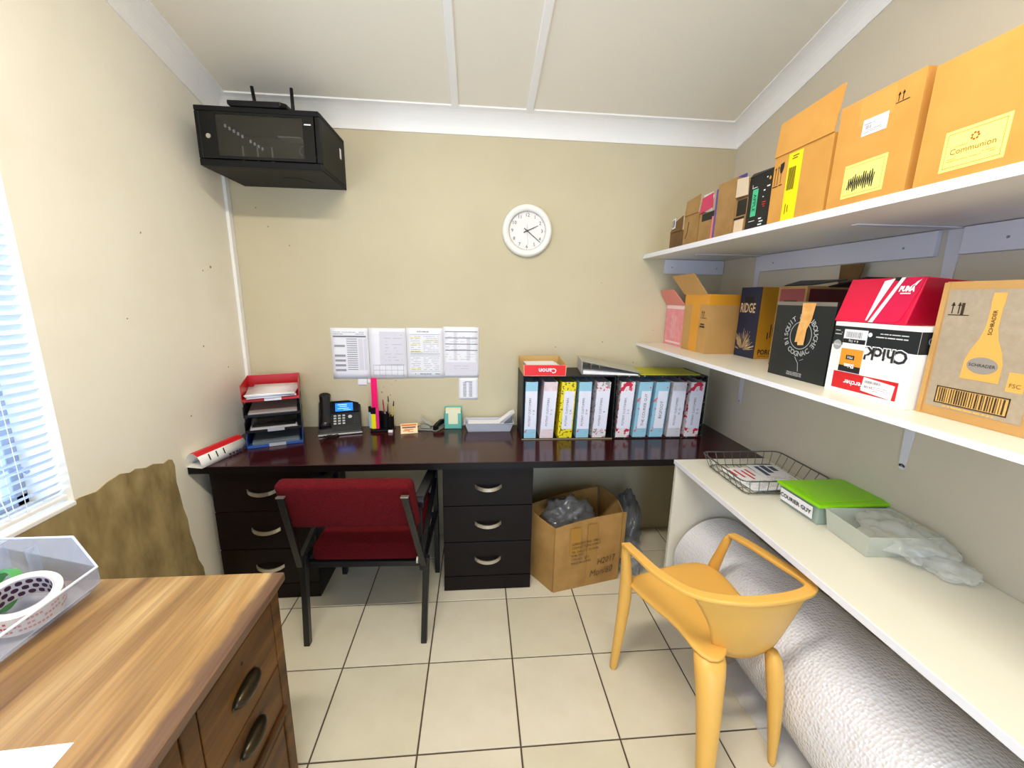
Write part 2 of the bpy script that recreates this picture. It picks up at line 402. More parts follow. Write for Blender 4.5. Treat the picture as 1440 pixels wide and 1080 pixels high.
for nm, lab, zt, x0, th in (('wall_shelf', 'upper white shelf on the right wall carrying the orange cartons', Z1, 2.2546, .022), ('wall_shelf', 'lower white shelf on the right wall carrying the wine and food boxes', Z2, 2.2546, .016)):
    t = thing(nm, lab, 'shelf', (2.5, -1.6, zt-th))
    MB().box(x0-2.5, W-2.5-.001, -1.6, 1.598, 0, th).build('board', m_lam, t, bevel=.001)
    MB().box(x0-.0035-2.5, x0-2.5-.0002, -1.6, 1.598, 0, th).build('edge_band', m_lam_e, t)
    for y in (-.32, -1.205, -2.2): bracket(y, zt-th-.0005, t)
    if zt == Z1:
        for xa, ya, xb, yb in ((2.38,-.017,W-.003,-.001), (W-.018,-1.165,W-.001,-.35), (W-.018,-2.15,W-.001,-1.235)):
            o = MB().box(xa-2.5, xb-2.5, ya+1.6, yb+1.6, 1.655-zt+th, zt-th-.002-zt+th).build('batten', m_bracket, t, bevel=.001)
            for sx in (.12, .88):
                if xb-xa > .1: MB().cyl((xa+(xb-xa)*sx-2.5, ya+1.6-.001, -.045), .004, .002, 10, 'y').build('screw', m_print, o)
                else: MB().cyl((xa-2.5-.001, ya+1.6+(yb-ya)*sx, -.045), .004, .002, 10, 'x').build('screw', m_print, o)

# ================================================================== WALL CABINET AND ROUTER
t = thing('network_cabinet', 'black steel wall cabinet with a glass door high in the left corner', 'cabinet', (.348, -.0015, 2.04))
CW, CD, CH = .512, .35, .237
x0, x1 = -CW/2, CW/2
b = MB(); b.box(x0,x0+.004,-CD+.02,0,0,CH); b.box(x1-.004,x1,-CD+.02,0,0,CH); b.box(x0,x1,-CD+.02,0,0,.004); b.box(x0,x1,-CD+.02,0,CH-.004,CH); b.box(x0,x1,-.004,0,0,CH)
b.build('body', m_black, t, bevel=.001)
b = MB(); fr = .028
b.box(x0,x1,-CD,-CD+.02,0,fr); b.box(x0,x1,-CD,-CD+.02,CH-.022,CH); b.box(x0,x0+.02,-CD,-CD+.02,fr,CH-.022); b.box(x1-.02,x1,-CD,-CD+.02,fr,CH-.022)
b.build('front_frame', m_black, t, bevel=.004)
dr = MB(); dx0, dx1, dz0, dz1 = x0+.022, x1-.022, fr+.002, CH-.024
gx0, gx1, gz0, gz1 = x0+.085, x1-.07, dz0+.012, dz1-.008
for a in ((dx0,gx0,dz0,dz1),(gx1,dx1,dz0,dz1),(gx0,gx1,dz0,gz0),(gx0,gx1,gz1,dz1)): dr.box(a[0],a[1],-CD-.003,-CD+.006,a[2],a[3])
door = dr.build('door', m_blackp, t)
m_smoke = mat('smoked_glass', (70,68,60), .05, alpha=.32, spec=.6)
MB().box(gx0,gx1,-CD-.0005,-CD+.002,gz0,gz1).build('door_pane', m_smoke, door)
MB().cyl((x0+.052,-CD-.003,CH/2-.002), .0095, -.004, 16, 'y').build('lock', m_chrome, door)
F = Face(door, (x0,-CD-.003,0), (1,0,0), (0,0,1)); F.rect('badge', CW-.062, dz1-.036, CW-.034, dz1-.031, m_paper, .0005)
F = Face(t, (x1,-CD,0), (0,1,0), (0,0,1))
F.marks('vent_slots', [(.03+i*.0145, z, .038+i*.0145, z+.010) for i in range(21) for z in (.01, CH-.02)], mat('slot_dark', (4,4,4), .9), .0006)
F.rect('sticker', .268, .13, .292, .178, m_paper, .0006)
F = Face(t, (x0, -CD, 0), (1,0,0), (0,1,0)); 
MB().tube([(.02,-.20,-.0005),(.10,-.20,-.0005),(.14,-.13,-.0005)], .0012, 4).build('cable_entry_edge', mat('slot_dark', (4,4,4), .9), t)
MB().tube([(-.02+.09*math.cos(a)*.6+.13, -.06, .16+.03*math.sin(a)) for a in [i/16*2*PI for i in range(16)]], .003, 5, closed=True).build('coiled_cable', mat('grey_cable', (150,150,145), .5), t)
b = MB()
for i in range(3): b.box(-.10+i*.062, -.094+i*.062, -.30, -.295, .03, .10)
b.build('rail', mat('zinc', (150,150,145), .4, metal=.6), t)
MB().box(.02, .17, -.02, -.012, .03, .085).box(.04,.14,-.26,-.18,.155,.16).build('patch_panel', mat('grey_panel', (150,146,130), .5), t)
b = MB()
for i in range(10):
    if i != 5: b.box(-.165+i*.011, -.158+i*.011, -.30+i*.012, -.295+i*.012, .172-i*.006, .184-i*.006)
b.build('connector_row', m_paper, t)

t = thing('router', 'flat black router with two aerials lying on top of the wall cabinet', 'router', (.352, -.285, 2.2782), -.03)
b = MB(); b.rings([[(x*1.0,y,z) for x, y in ((-.12,-.07),(.1,-.07),(.12,-.05),(.12,.06),(.1,.07),(-.1,.07),(-.12,.05))] if z else [(x*.93,y*.93,z) for x, y in ((-.12,-.07),(.1,-.07),(.12,-.05),(.12,.06),(.1,.07),(-.1,.07),(-.12,.05))] for z in (0,.008,.024)])
b.build('case', m_blackp, t, bevel=.004)
for x, lean in ((-.055,-.012), (.105,.0)):
    MB().tube([(x,.045,.022),(x,.045,.04),(x+lean*.4,.045,.06),(x+lean,.045,.125)], [.0085,.0085,.008,.0075], 8).build('antenna', m_blackp, t, smooth=True)

# ================================================================== CLOCK
t = thing('wall_clock', 'round white wall clock with black numerals on the back wall', 'clock', (1.569, -.002, 1.865))
m_cf = mat('clock_face', (240,236,232), .5); m_rim = mat('clock_rim', (242,240,232), .3)
prof = [(.100,-.020),(.108,-.028),(.122,-.034),(.133,-.030),(.139,-.018),(.139,0)]
b = MB(); n = 64
b.rings([[(r*math.cos(2*PI*j/n), y, r*math.sin(2*PI*j/n)) for j in range(n)] for r, y in [(.11,0)]+[(.11,-.012)]+prof], cap=False)
b.build('rim', m_rim, t, smooth=True)
MB().cyl((0,-.003,0), .112, -.008, 48, 'y').build('dial', m_cf, t)
F = Face(t, (0,-.0112,0), (1,0,0), (0,0,1))
for i in range(1, 13):
    a = PI/2-i*PI/6; F.text(str(i), .083*math.cos(a), .083*math.sin(a), .026, mat('numeral', (60,58,60), .6), .0006, name='numeral')
b = MB()
for i in range(60):
    a = i*PI/30; r0 = .100 if i % 5 else .097; w = .0006 if i % 5 else .0012
    c, s = math.cos(a), math.sin(a); P = lambda r, k: (r*c-k*s, -.0118, r*s+k*c)
    b.face([P(r0,-w),P(.105,-w),P(.105,w),P(r0,w)])
b.build('minute_marks', mat('numeral', (60,58,60)), t)
def hand(a, l, w, tail, y, m, nm):
    a = math.radians(a); c, s = math.sin(a), math.cos(a)
    P = lambda r, k: (r*c+k*s, y, r*s-k*c)
    q = [P(-tail,-w),P(l,-w*.6),P(l,w*.6),P(-tail,w)]
    MB().hexa([(x,yy,z) for x,yy,z in q]+[(x,yy-.001,z) for x,yy,z in q]).build(nm, m, t)
m_hand = mat('dark_hand', (52,40,34), .5)
hand(65, .066, .0026, .022, -.0150, m_hand, 'hour_hand'); hand(128.5, .095, .0022, .022, -.0168, m_hand, 'minute_hand'); hand(176, .075, .0006, .034, -.0186, m_print, 'second_hand')
MB().cyl((0,-.011,0), .0035, -.010, 12, 'y').build('hub', m_hand, t)

# ================================================================== PAPERS ON THE WALL
def sheet(x0, x1, z0, z1, label, kind, lean=0, y=-.0012):
    t = thing('paper_sheet', label, 'paper', ((x0+x1)/2, y, (z0+z1)/2), 0, 'sheets taped to the back wall')
    w, h = (x1-x0)/2, (z1-z0)/2; b = MB(); nx, nz = 6, 8; V = {}
    for i in range(nx+1):
        for j in range(nz+1):
            u = -w+2*w*i/nx; v = -h+2*h*j/nz
            e = max(abs(i/nx-.5), abs(j/nz-.5))*2
            V[i,j] = (u+v*lean, -.0022*abs(math.sin(i*1.7+j*.9+x0*9))*(1 if kind != 'map' or i > 3 else 2.4), v)
    for i in range(nx):
        for j in range(nz): b.face([V[i,j],V[i+1,j],V[i+1,j+1],V[i,j+1]])
    b.build('page', m_paper, t, smooth=True, thick=.0004)
    F = Face(t, (-w,-.0062 if kind == 'map' else -.0028,-h), (1,0,0), (0,0,1)); W2, H2 = 2*w, 2*h
    if kind == 'list':
        F.marks('table_header', [(.012,H2-.052,W2-.012,H2-.044)], mat('mid_grey_print', (120,120,130), .8), .0006)
        F.marks('print', [(.016,H2-.08-i*.028,.075,H2-.068-i*.028) for i in (1,3,4,5,6)]+[(.085,H2-.065-i*.0125,.143,H2-.0605-i*.0125) for i in range(15)]+lines(.015,W2-.02,H2-.04,H2-.018,2,.003,3), mat('light_print', (160,158,168)), .0006)
        F.marks('shaded_columns', [(.15,.05,.175,H2-.06),(.18,.05,.195,H2-.06)], mat('pale_print', (226,222,232)), .0004)
    if kind == 'map':
        F.marks('print', lines(.09,W2-.02,.10,H2-.03,9,.0018,5,.6)+[(.02,.02+.03*i,W2-.015,.0215+.03*i) for i in range(3)]+[(.02+.034*i,.02,.0212+.034*i,.08) for i in range(6)], mat('light_print', (172,168,180)), .0006)
        F.marks('shaded_block', [(.06,.085,W2-.01,H2-.02)], mat('pale_print', (226,222,232)), .0003)
    if kind == 'table':
        F.marks('print', [(.02+.0*i,z,W2-.02,z+.0018) for i, z in enumerate((.13,.04,.255,.145,.14))]+lines(.025,.08,.15,.25,8,.002,6)+lines(.095,W2-.025,.15,.25,9,.002,7)+lines(.025,.08,.045,.125,7,.002,8)+lines(.095,W2-.025,.045,.125,7,.002,9)+lines(.06,.13,.268,.275,1,.006,4,1)+lines(.02,W2-.02,.02,.03,1,.006,2,.7), mat('light_print', (170,168,178)), .0006)
        F.marks('highlighting', [(.022,.235-.02*i,.078,.243-.02*i) for i in range(0,6,2)]+[(.09,.215,.18,.222),(.022,.05,.08,.06),(.022,.15,.09,.158)], mat('yellow_marker', (244,238,178)), .0004)
    if kind == 'form':
        F.marks('print', [(.01,H2-.03-i*.036,W2-.008,H2-.026-i*.036) for i in range(4)], mat('rule_grey', (110,110,118)), .0006)
        F.marks('fine_print', lines(.012,W2-.012,.1,H2-.05,10,.0016,11,.5)+lines(.06,.15,.045,.075,2,.0015,3), mat('light_print', (170,168,178)), .0006)
        F.marks('shaded_columns', [(.06,.1,.078,H2-.03),(.135,.1,.155,H2-.06),(.01,.012,W2-.01,.09)], mat('pale_print', (226,222,236)), .0003)
    if kind == 'note':
        F.marks('print', [(.025+.035*c,.02+i*.009,.044+.035*c,.0245+i*.009) for i in range(10) for c in (0,1)]+[(.035,H2-.025,.08,H2-.021),(.01,.008,W2-.008,.0095)], mat('light_print', (160,158,170)), .0006)
    return t
sheet(.466, .672, 1.024, 1.316, 'white sheet with a grey price table, leftmost big sheet on the back wall', 'list', .0)
sheet(.6745, .884, 1.024, 1.318, 'crumpled white sheet with a road sketch, second from left on the back wall', 'map', .0)
sheet(.8865, 1.096, 1.028, 1.321, 'white sheet with tables marked in yellow, third from left on the back wall', 'table', .0)
sheet(1.0965, 1.302, 1.033, 1.330, 'white form with four bold rules, rightmost big sheet on the back wall', 'form', .0)
sheet(1.184, 1.297, .896, 1.029, 'small white note hanging below the rightmost large sheet on the back wall', 'note', .0)
sheet(.60, .652, .985, 1.021, 'tiny white label strip hanging below the leftmost large sheet on the back wall', 'x', .0)
sheet(.655, .693, .998, 1.020, 'tiny white label strip beside the pink ruler below the wall sheets', 'x', .0)

# ================================================================== ON THE DESK
# --- calendar rolled into a tube
t = thing('desk_calendar', 'rolled white calendar with red stripe lying on the left end of the desk', 'calendar', (.062, -.46, ZD+.0005), math.radians(-13))
m_cal = mat('calendar_card', (240,236,230), .5); m_red = mat('bright_red', (206,26,34), .45)
sec = []
for j in range(13):
    a = math.radians(-62+j*(250-(-62)+20)/12)
    sec.append((.040*math.cos(a)-.002, .040+.040*math.sin(a)))
sec = [(.045,.001)]+[(.045-.002*i, .012+.012*i) for i in range(1,3)]+[(.030,.052),(.012,.066),(-.008,.066),(-.024,.050),(-.038,.026),(-.045,.003)]
b = MB(); b.rings([[(x,-.13,z) for x,z in sec],[(x,.13,z) for x,z in sec]], close=False, cap=False)
b.build('page', m_cal, t, smooth=True, thick=.001)
MB().box(-.044,.044,-.128,.128,0,.0012).build('base_card', m_cal, t)
b = MB(); b.face([(.0295,-.13,.0535),(.0295,.13,.0535),(.0120,.13,.0675),(.0120,-.13,.0675)]).face([(.0120,-.13,.0675),(.0120,.13,.0675),(-.006,.13,.0672),(-.006,-.13,.0672)]); b.build('red_stripe', m_red, t)
P0 = Vector((.0455,-.13,.004)); 
b = MB()
for i in range(5): b.face([(.0467,.02+i*.02,.003),(.0467,.034+i*.02,.003),(.0442,.034+i*.02,.014),(.0442,.02+i*.02,.014)])
b.build('picture_strip', mat('navy_print', (50,50,80), .5), t)
b = MB()
for i in range(3): b.face([(.0385,-.085+i*.04,.0510),(.0385,-.079+i*.04,.0510),(.0470,-.079+i*.04,.0235),(.0470,-.085+i*.04,.0235)])
b.build('marker_strokes', m_ink, t)

# --- letter tray tower
rz = math.radians(21.5)
def tray(z0, m, label, sheets, front_label=True, h=.056, top=False):
    t = thing('letter_tray', label, 'tray', (.2635, -.317, z0), rz, 'stacked letter trays on the left of the desk')
    w, d = .126, .283; b = MB()
    b.box(-w,w,0,d,0,.003); b.box(-w,-w+.003,0.0,d,0,h); b.box(w-.003,w,0.0,d,0,h); b.box(-w,w,d-.003,d,0,h); b.box(-w,w,0,.003,0,.014)
    b.build('tray_body', m, t, bevel=.001)
    # legs that stand on the tray below
    for sx in (() if top else (-1,1)):
        for yy in (.03, d-.05): MB().box(sx*w-.004*(1 if sx>0 else 0), sx*w+.004*(0 if sx>0 else 1), yy, yy+.02, h, h+.022).build('riser', m, t)
    if front_label: MB().box(-.03,.045,-.0015,0,.001,.017).build('label_holder', mat('clear_grey', (170,172,180), .3) if m is not m_redt else m_paper, t)
    return t
m_redt = mat('red_plastic', (196,26,30), .3); m_blu = mat('blue_plastic', (38,84,160), .3); m_blk = mat('dark_tray_plastic', (24,22,24), .3)
def pad(z, w, d, h, m, label, x=0, y=.02, rot=0, n=3, name='paper_stack'):
    t = thing(name, label, 'paper', (.2635, -.317, z), rz)
    for i in range(n):
        q = MB().box(-w,w,0,d,0,h/n*.92).build('sheet_bundle', m, t); q.location = (x+random.uniform(-.004,.004), y+random.uniform(-.003,.003), i*h/n); q.rotation_euler = (0,0,rot+random.uniform(-.03,.03))
zt_ = [ZD+.0005, ZD+.0805, ZD+.1605, ZD+.2405]
tray(zt_[0], m_blu, 'blue letter tray at the bottom of the tray tower', 0)
tray(zt_[1], m_blk, 'black letter tray second from the bottom, holding crumpled papers', 0)
tray(zt_[2], m_blk, 'black letter tray second from the top, holding grey papers', 0, front_label=False)
tray(zt_[3], m_redt, 'red letter tray on top of the tray tower', 0, h=.085, top=True)
m_gp = mat('grey_paper', (150,146,146), .6); m_gp2 = mat('warm_grey_paper', (176,168,166), .6)  # greyish paper tones
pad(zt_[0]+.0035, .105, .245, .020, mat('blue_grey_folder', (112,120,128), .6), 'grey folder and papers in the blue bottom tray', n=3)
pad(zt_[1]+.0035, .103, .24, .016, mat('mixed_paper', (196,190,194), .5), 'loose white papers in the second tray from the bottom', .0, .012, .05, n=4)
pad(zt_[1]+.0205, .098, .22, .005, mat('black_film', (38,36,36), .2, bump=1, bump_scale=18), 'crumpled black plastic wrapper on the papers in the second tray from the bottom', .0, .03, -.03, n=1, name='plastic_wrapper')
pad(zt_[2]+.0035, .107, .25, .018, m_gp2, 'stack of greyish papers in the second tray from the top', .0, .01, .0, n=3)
t = thing('paper_stack', 'white papers spilling over the edge of the red top tray', 'paper', (.2635, -.317, zt_[3]+.018), rz)
for i in range(5):
    b = MB(); 
    for k_ in range(5):
        y0_, y1_ = -.012+k_*.050, -.012+(k_+1)*.050
        f = lambda y: .004*i+.002+.006*math.sin(y*9+i)+(.012 if y > .2 else 0)
        b.face([(-.108,y0_,f(y0_)),(.108,y0_,f(y0_)),(.108,y1_,f(y1_)),(-.108,y1_,f(y1_))])
    q = b.build('sheet', m_paper, t, smooth=True, thick=.001); q.rotation_euler = (-.035,0,random.uniform(-.10,.10)); q.location = (random.uniform(-.006,.006),0,0)

# --- desk phone
t = thing('desk_phone', 'black desk telephone with a lit blue screen on the desk', 'telephone', (.535, -.16, ZD), math.radians(16))
b = MB(); w = .112
sideL = [(-.0,.004),(-.0,.016),(.03,.045),(.16,.158),(.168,.150),(.12,.02),(.11,.004)]
b.rings([[(-w,y,z) for y,z in sideL],[(w,y,z) for y,z in sideL]]); 
b.build('case', mat('phone_black', (34,36,38), .35), t, bevel=.003)
MB().box(-w-.002, w+.002, -.006, .002, .003, .012).build('front_trim', mat('silver_trim', (200,200,196), .3, metal=.5), t, bevel=.002)
MB().box(-.06,.06,.02,.12,0,.004).build('foot_stand', m_blackp, t)
e1, e2 = Vector((0,.03,.045)), Vector((0,.16,.158)); Vd = (e2-e1).normalized()
F = Face(t, (-w,.03,.045), (1,0,0), tuple(Vd))
F.rect('display_bezel', .066, .086, .214, .168, m_blackp, .006)
m_scr = mat('screen_blue', (20,60,160), .2, emit=(40,130,250), es=1.3)
F.rect('screen', .088, .094, .182, .150, m_scr, .0068)
F.marks('screen_text', [(.10,.136,.15,.141),(.11,.124,.15,.128),(.10,.110,.16,.1135),(.13,.100,.17,.103)], mat('screen_white', (150,200,255), emit=(150,200,255), es=1.0), .0072)
m_key = mat('phone_key', (196,198,196), .5)
for r_ in range(4):
    for c_ in range(3): F.rect('key', .078+c_*.023, .010+r_*.0175, .092+c_*.023, .019+r_*.0175, m_key, .003)
MB().ringflat(F.at(.165,.055,.004), .0, .011, F.U, F.V, 16).build('navigation_key', m_key, t)
for r_ in range(4):
    for c_ in range(2): F.rect('small_key', .185+c_*.014, .012+r_*.014, .192+c_*.014, .017+r_*.014, mat('dark_key', (70,72,74)), .002)
# handset
hs = []
for j in range(9):
    s = j/8; y = .012+s*.175*.80; z = .046+s*.175*.86+.008*math.sin(s*PI)
    wd = .026+.006*abs(2*s-1)**2; th = .016+.012*abs(2*s-1)**3
    c = Vector((-w+.036, y, z)); hs.append([c+Vector((wd*math.cos(a),0,0))+Vector((0,-Vd.z,Vd.y))*(th*math.sin(a)) for a in [2*PI*i/14 for i in range(14)]])
MB().rings(hs).build('handset', mat('phone_gloss', (24,24,26), .22), t, smooth=True)
MB().tube([(-.085+.012*math.cos(i*1.3)+i*.0022,-.03-.014*math.sin(i*.35),.008+.006*math.sin(i*1.3)) for i in range(34)], .0028, 5).build('coiled_cord', m_blackp, t, smooth=True)

# --- pen holder and pens
t = thing('pen_holder', 'black plastic pen holder with compartments beside the phone', 'pen holder', (.744, -.075, ZD))
b = MB()
for cx_, cy_, r_, h_ in ((-.034,-.010,.027,.055),(.018,.014,.026,.10),(.046,.004,.021,.085),(-.02,.03,.024,.10)):
    n = 18; T_ = [2*PI*j/n for j in range(n)]
    b.rings([[(cx_+r*math.cos(a),cy_+r*math.sin(a),z) for a in T_] for r, z in ((r_,0),(r_,h_),(r_-.002,h_),(r_-.002,.004))], cap=True)
b.build('cups', m_blackp, t)
MB().box(-.062,.066,-.038,.05,0,.012).build('base', m_blackp, t, bevel=.008)
t = thing('ruler', 'bright pink plastic ruler standing upright in the pen holder', 'ruler', (.714, -.098, ZD+.045))
MB().box(-.017,.017,-.001,.001,0,.268).build('ruler_blade', mat('neon_pink', (250,10,110), .4, emit=None), t, bevel=.0006)
Face(t, (-.017,-.001,0), (1,0,0), (0,0,1)).marks('graduations', [(.0,.01+i*.01,.005 if i%5 else .009,.0106+i*.01) for i in range(25)], mat('ruler_marks', (190,6,84)), .0004)
t = thing('highlighter', 'yellow and black highlighter pen in the pen holder in front of the pink ruler', 'highlighter', (.706, -.112, ZD+.02))
MB().box(-.013,.013,-.006,.006,0,.088).build('barrel', mat('neon_yellow', (246,232,20), .4), t, bevel=.003)
MB().box(-.014,.014,-.007,.007,.088,.125).build('cap', m_blackp, t, bevel=.003)
t = thing('highlighter', 'pale blue and black highlighter pen left of the yellow one in the pen holder', 'highlighter', (.685, -.10, ZD+.02))
MB().box(-.0075,.0075,-.006,.006,0,.095).build('barrel', mat('pale_blue_plastic', (150,190,214), .4), t, bevel=.003)
MB().box(-.008,.008,-.0065,.0065,.095,.13).build('cap', m_blackp, t, bevel=.003)
t = thing('highlighter', 'short pink highlighter pen at the right edge of the pink ruler', 'highlighter', (.7285, -.112, ZD+.02))
MB().box(-.0085,.0085,-.006,.006,0,.118).build('barrel', mat('neon_pink2', (240,40,130), .4), t, bevel=.003)
for nm, lab, x, y, lx, ly, ln, col, cap in (
    ('pen','red pen standing in the pen holder right of the ruler',.760,-.062,-.012,.01,.16,(190,20,40),(150,14,30)),
    ('pen','dark pen standing in the middle of the pen holder',.768,-.058,.010,.0,.14,(30,28,34),(20,20,20)),
    ('pen','grey pen leaning left in front of the pen holder cup',.776,-.066,-.02,.0,.11,(170,170,176),(120,120,126)),
    ('pencil','slim wooden pencil, tallest in the pen holder',.786,-.068,-.004,.0,.185,(190,160,120),(60,50,40)),
    ('pencil','yellow pencil leaning right with a black tip in the pen holder',.792,-.070,.022,.0,.155,(220,200,60),(20,20,20))):
    t = thing(nm, lab, nm, (x, y, ZD+.016))
    d = Vector((lx, ly, ln)); MB().tube([(0,0,0), d*.82], .0038 if nm == 'pen' else .0032, 8).build('barrel', mat(lab[:12], col, .4), t)
    MB().tube([d*.82, d], [.0042, .0022], 8).build('cap' if nm == 'pen' else 'tip', mat(lab[:12]+'c', cap, .4), t)
t = thing('eraser', 'small white eraser lying in front of the pen holder', 'eraser', (.800, -.125, ZD))
MB().box(-.013,.013,-.008,.008,0,.014).build('rubber', m_paper, t, bevel=.003)
# --- card notice
t = thing('note_block', 'orange and white printed card block propped on the desk', 'note block', (.903, -.115, ZD), math.radians(10))
b = MB(); b.rings([[(-.047,y,z) for y,z in ((-.033,0),(-.033,.004),(.012,.045),(.020,.045),(.020,0))],[(.047,y,z) for y,z in ((-.033,0),(-.033,.004),(.012,.045),(.020,.045),(.020,0))]])
b.build('block', mat('cream_card', (246,224,184), .6), t, bevel=.001)
F = Face(t, (-.047,-.033,.004), (1,0,0), (0,.045,.041))
F.marks('orange_band', [(.004,.046,.088,.057),(.012,.012,.05,.017),(.02,.020,.07,.026),(.04,.006,.07,.010)], mat('orange_print', (224,120,50), .6), .001)
F.marks('brown_band', [(.008,.032,.084,.041)], mat('brown_print', (120,80,56), .6), .001)
# --- stapler and punch
t = thing('hole_punch', 'grey metal hole punch with raised lever on the desk', 'hole punch', (.995, -.072, ZD), math.radians(-8))
MB().box(-.05,.05,-.03,.03,0,.010).build('base', mat('grey_metal', (140,142,132), .4, metal=.3), t, bevel=.003)
MB().hexa([(-.03,-.018,.012),(.03,-.018,.012),(.03,.022,.012),(-.03,.022,.012),(-.024,-.012,.034),(.02,-.012,.026),(.02,.016,.026),(-.024,.016,.034)]).build('punch_block', mat('grey_metal', (140,142,132)), t, bevel=.002)
b = MB(); b.rings([[Vector(p)+Vector(q_) for q_ in ((-.006,-.014,-.003),(.006,-.014,-.003),(.006,.014,.003),(-.006,.014,.003))] for p in ((.035,0,.03),(.0,0,.05),(-.03,0,.075))])
b.build('lever', mat('pale_grey_metal', (170,172,160), .4, metal=.2), t, bevel=.002)
t = thing('stapler', 'small black and grey stapler beside the hole punch', 'stapler', (1.070, -.070, ZD), math.radians(62))
MB().box(-.055,.055,-.016,.016,0,.008).build('base', mat('grey_metal', (140,142,132)), t, bevel=.003)
b = MB(); b.rings([[(x,-.012,z0),(x,.012,z0),(x,.010,z1),(x,-.010,z1)] for x, z0, z1 in ((-.05,.020,.034),(-.02,.022,.046),(.02,.026,.054),(.05,.030,.05))]); b.build('top_arm', m_blackp, t, bevel=.003)
MB().box(-.052,-.02,-.009,.009,.008,.02).build('hinge', m_blackp, t)
# --- memo box
t = thing('memo_box', 'mint green memo box holding cream note slips against the back wall', 'memo box', (1.151, -.040, ZD))
m_mint = mat('mint_plastic', (110,190,176), .35)
b = MB(); b.box(-.052,.052,-.03,-.026,0,.03); b.box(-.052,-.028,-.03,-.026,.03,.095); b.box(.028,.052,-.03,-.026,.03,.095); b.box(-.052,.052,.026,.03,0,.125); b.box(-.052,-.048,-.03,.03,0,.10); b.box(.048,.052,-.03,.03,0,.10); b.box(-.052,.052,-.03,.03,0,.004)
b.build('holder', m_mint, t, bevel=.001)
MB().box(-.044,.044,-.022,.02,.004,.118).build('note_slips', mat('cream_paper', (244,240,206), .6), t)
# --- tub with letters
t = thing('plastic_tub', 'translucent white plastic tub full of envelopes left of the binders', 'tub', (1.362, -.085, ZD))
m_trl = mat('translucent_plastic', (214,218,232), .3, alpha=.62)
def taper_tub(t, w0, d0, w1, d1, h, m, nm='tub_body', th=.002, lip=.006):
    b = MB(); R_ = lambda w, d, z: [(-w,-d,z),(w,-d,z),(w,d,z),(-w,d,z)]
    b.rings([R_(w0,d0,0), R_(w1,d1,h), R_(w1+lip,d1+lip,h), R_(w1+lip,d1+lip,h-.003), R_(w1-th,d1-th,h-.003), R_(w0-th,d0-th,.003)], cap=True)
    return b.build(nm, m, t, bevel=.003)
taper_tub(t, .122, .045, .140, .058, .056, m_trl)
for i in range(5):
    e = thing('envelope', ('white envelope lying in the plastic tub, layer %s' % ['at the bottom','above the bottom one','in the middle','next to the top','on top'][i]), 'envelope', (1.345, -.085, ZD+.006+i*.009), random.uniform(-.04,.04))
    MB().box(-.105,.105,-.038,.038,0,.006).build('body', m_paper, e, bevel=.001)
for i, (a, x) in enumerate(((38,.0),(41,.012),(44,.024))):
    e = thing('envelope', 'white envelope %s in the right end of the tub' % ['leaning lowest','leaning in the middle','standing steepest'][i], 'envelope', (1.425+x, -.08, ZD+.052), 0)
    mx_ = Matrix.Rotation(math.radians(-a), 4, 'Y')
    MB().box(-.03,.085,-.035,.035,0,.0015, mx=mx_).build('body', m_paper, e)

# --- binder cases and binders
m_case = mat('black_case', (18,17,18), .5)
m_speck = bpy.data.materials.new('black_speckled_case'); m_speck.use_nodes = True
nt = m_speck.node_tree; bs = nt.nodes['Principled BSDF']; bs.inputs['Roughness'].default_value = .5
tc_ = nt.nodes.new('ShaderNodeTexCoord'); vo = nt.nodes.new('ShaderNodeTexNoise'); vo.inputs['Scale'].default_value = 90; vo.inputs['Detail'].default_value = 2
rp = nt.nodes.new('ShaderNodeValToRGB'); rp.color_ramp.elements[0].position = .64; rp.color_ramp.elements[1].position = .68
rp.color_ramp.elements[0].color = (.006,.006,.006,1); rp.color_ramp.elements[1].color = (.6,.58,.5,1)
nt.links.new(tc_.outputs['Object'], vo.inputs['Vector']); nt.links.new(vo.outputs['Fac'], rp.inputs[0]); nt.links.new(rp.outputs[0], bs.inputs['Base Color'])
def case(x0, x1, m, label, yf=-.272, lid=None):
    t = thing('binder_case', label, 'binder case', ((x0+x1)/2, -.14, ZD+.0005))
    w = (x1-x0)/2; y0 = yf+.14; h = .361
    for nm, a in (('side_panel',(-w,-w+.006,y0,.128,0,h)),('side_panel',(w-.006,w,y0,.128,0,h)),('bottom_panel',(-w+.006,w-.006,y0,.128,0,.006)),('top_panel',(-w+.006,w-.006,y0,.128,h-.006,h)),('back_panel',(-w+.006,w-.006,.122,.128,.006,h-.006))):
        MB().box(*a).build(nm, m, t, bevel=.001)
    MB().box(-w,w,y0-.0015,y0-.0001,0,.006).build('front_edge', mat('worn_edge', (150,140,110), .6), t) if m is m_case else None
    return t
case(1.536, 2.048, m_case, 'plain black binder case holding five files, left of two on the desk')
t = case(2.056, 2.572, m_speck, 'black speckled binder case holding five files, right of two on the desk')
# lime folder lying on the second case
t = thing('lime_folder', 'flat lime yellow folder lying on top of the speckled binder case', 'folder', (2.365, -.145, ZD+.3625))
MB().box(-.185,.165,-.118,.115,0,.006).build('cover', mat('lime_yellow', (190,186,10), .4), t, bevel=.002)
MB().cyl((.03,-.02,.006), .004, .001, 12).build('stud', mat('yellow_stud', (250,220,60), .2), t)

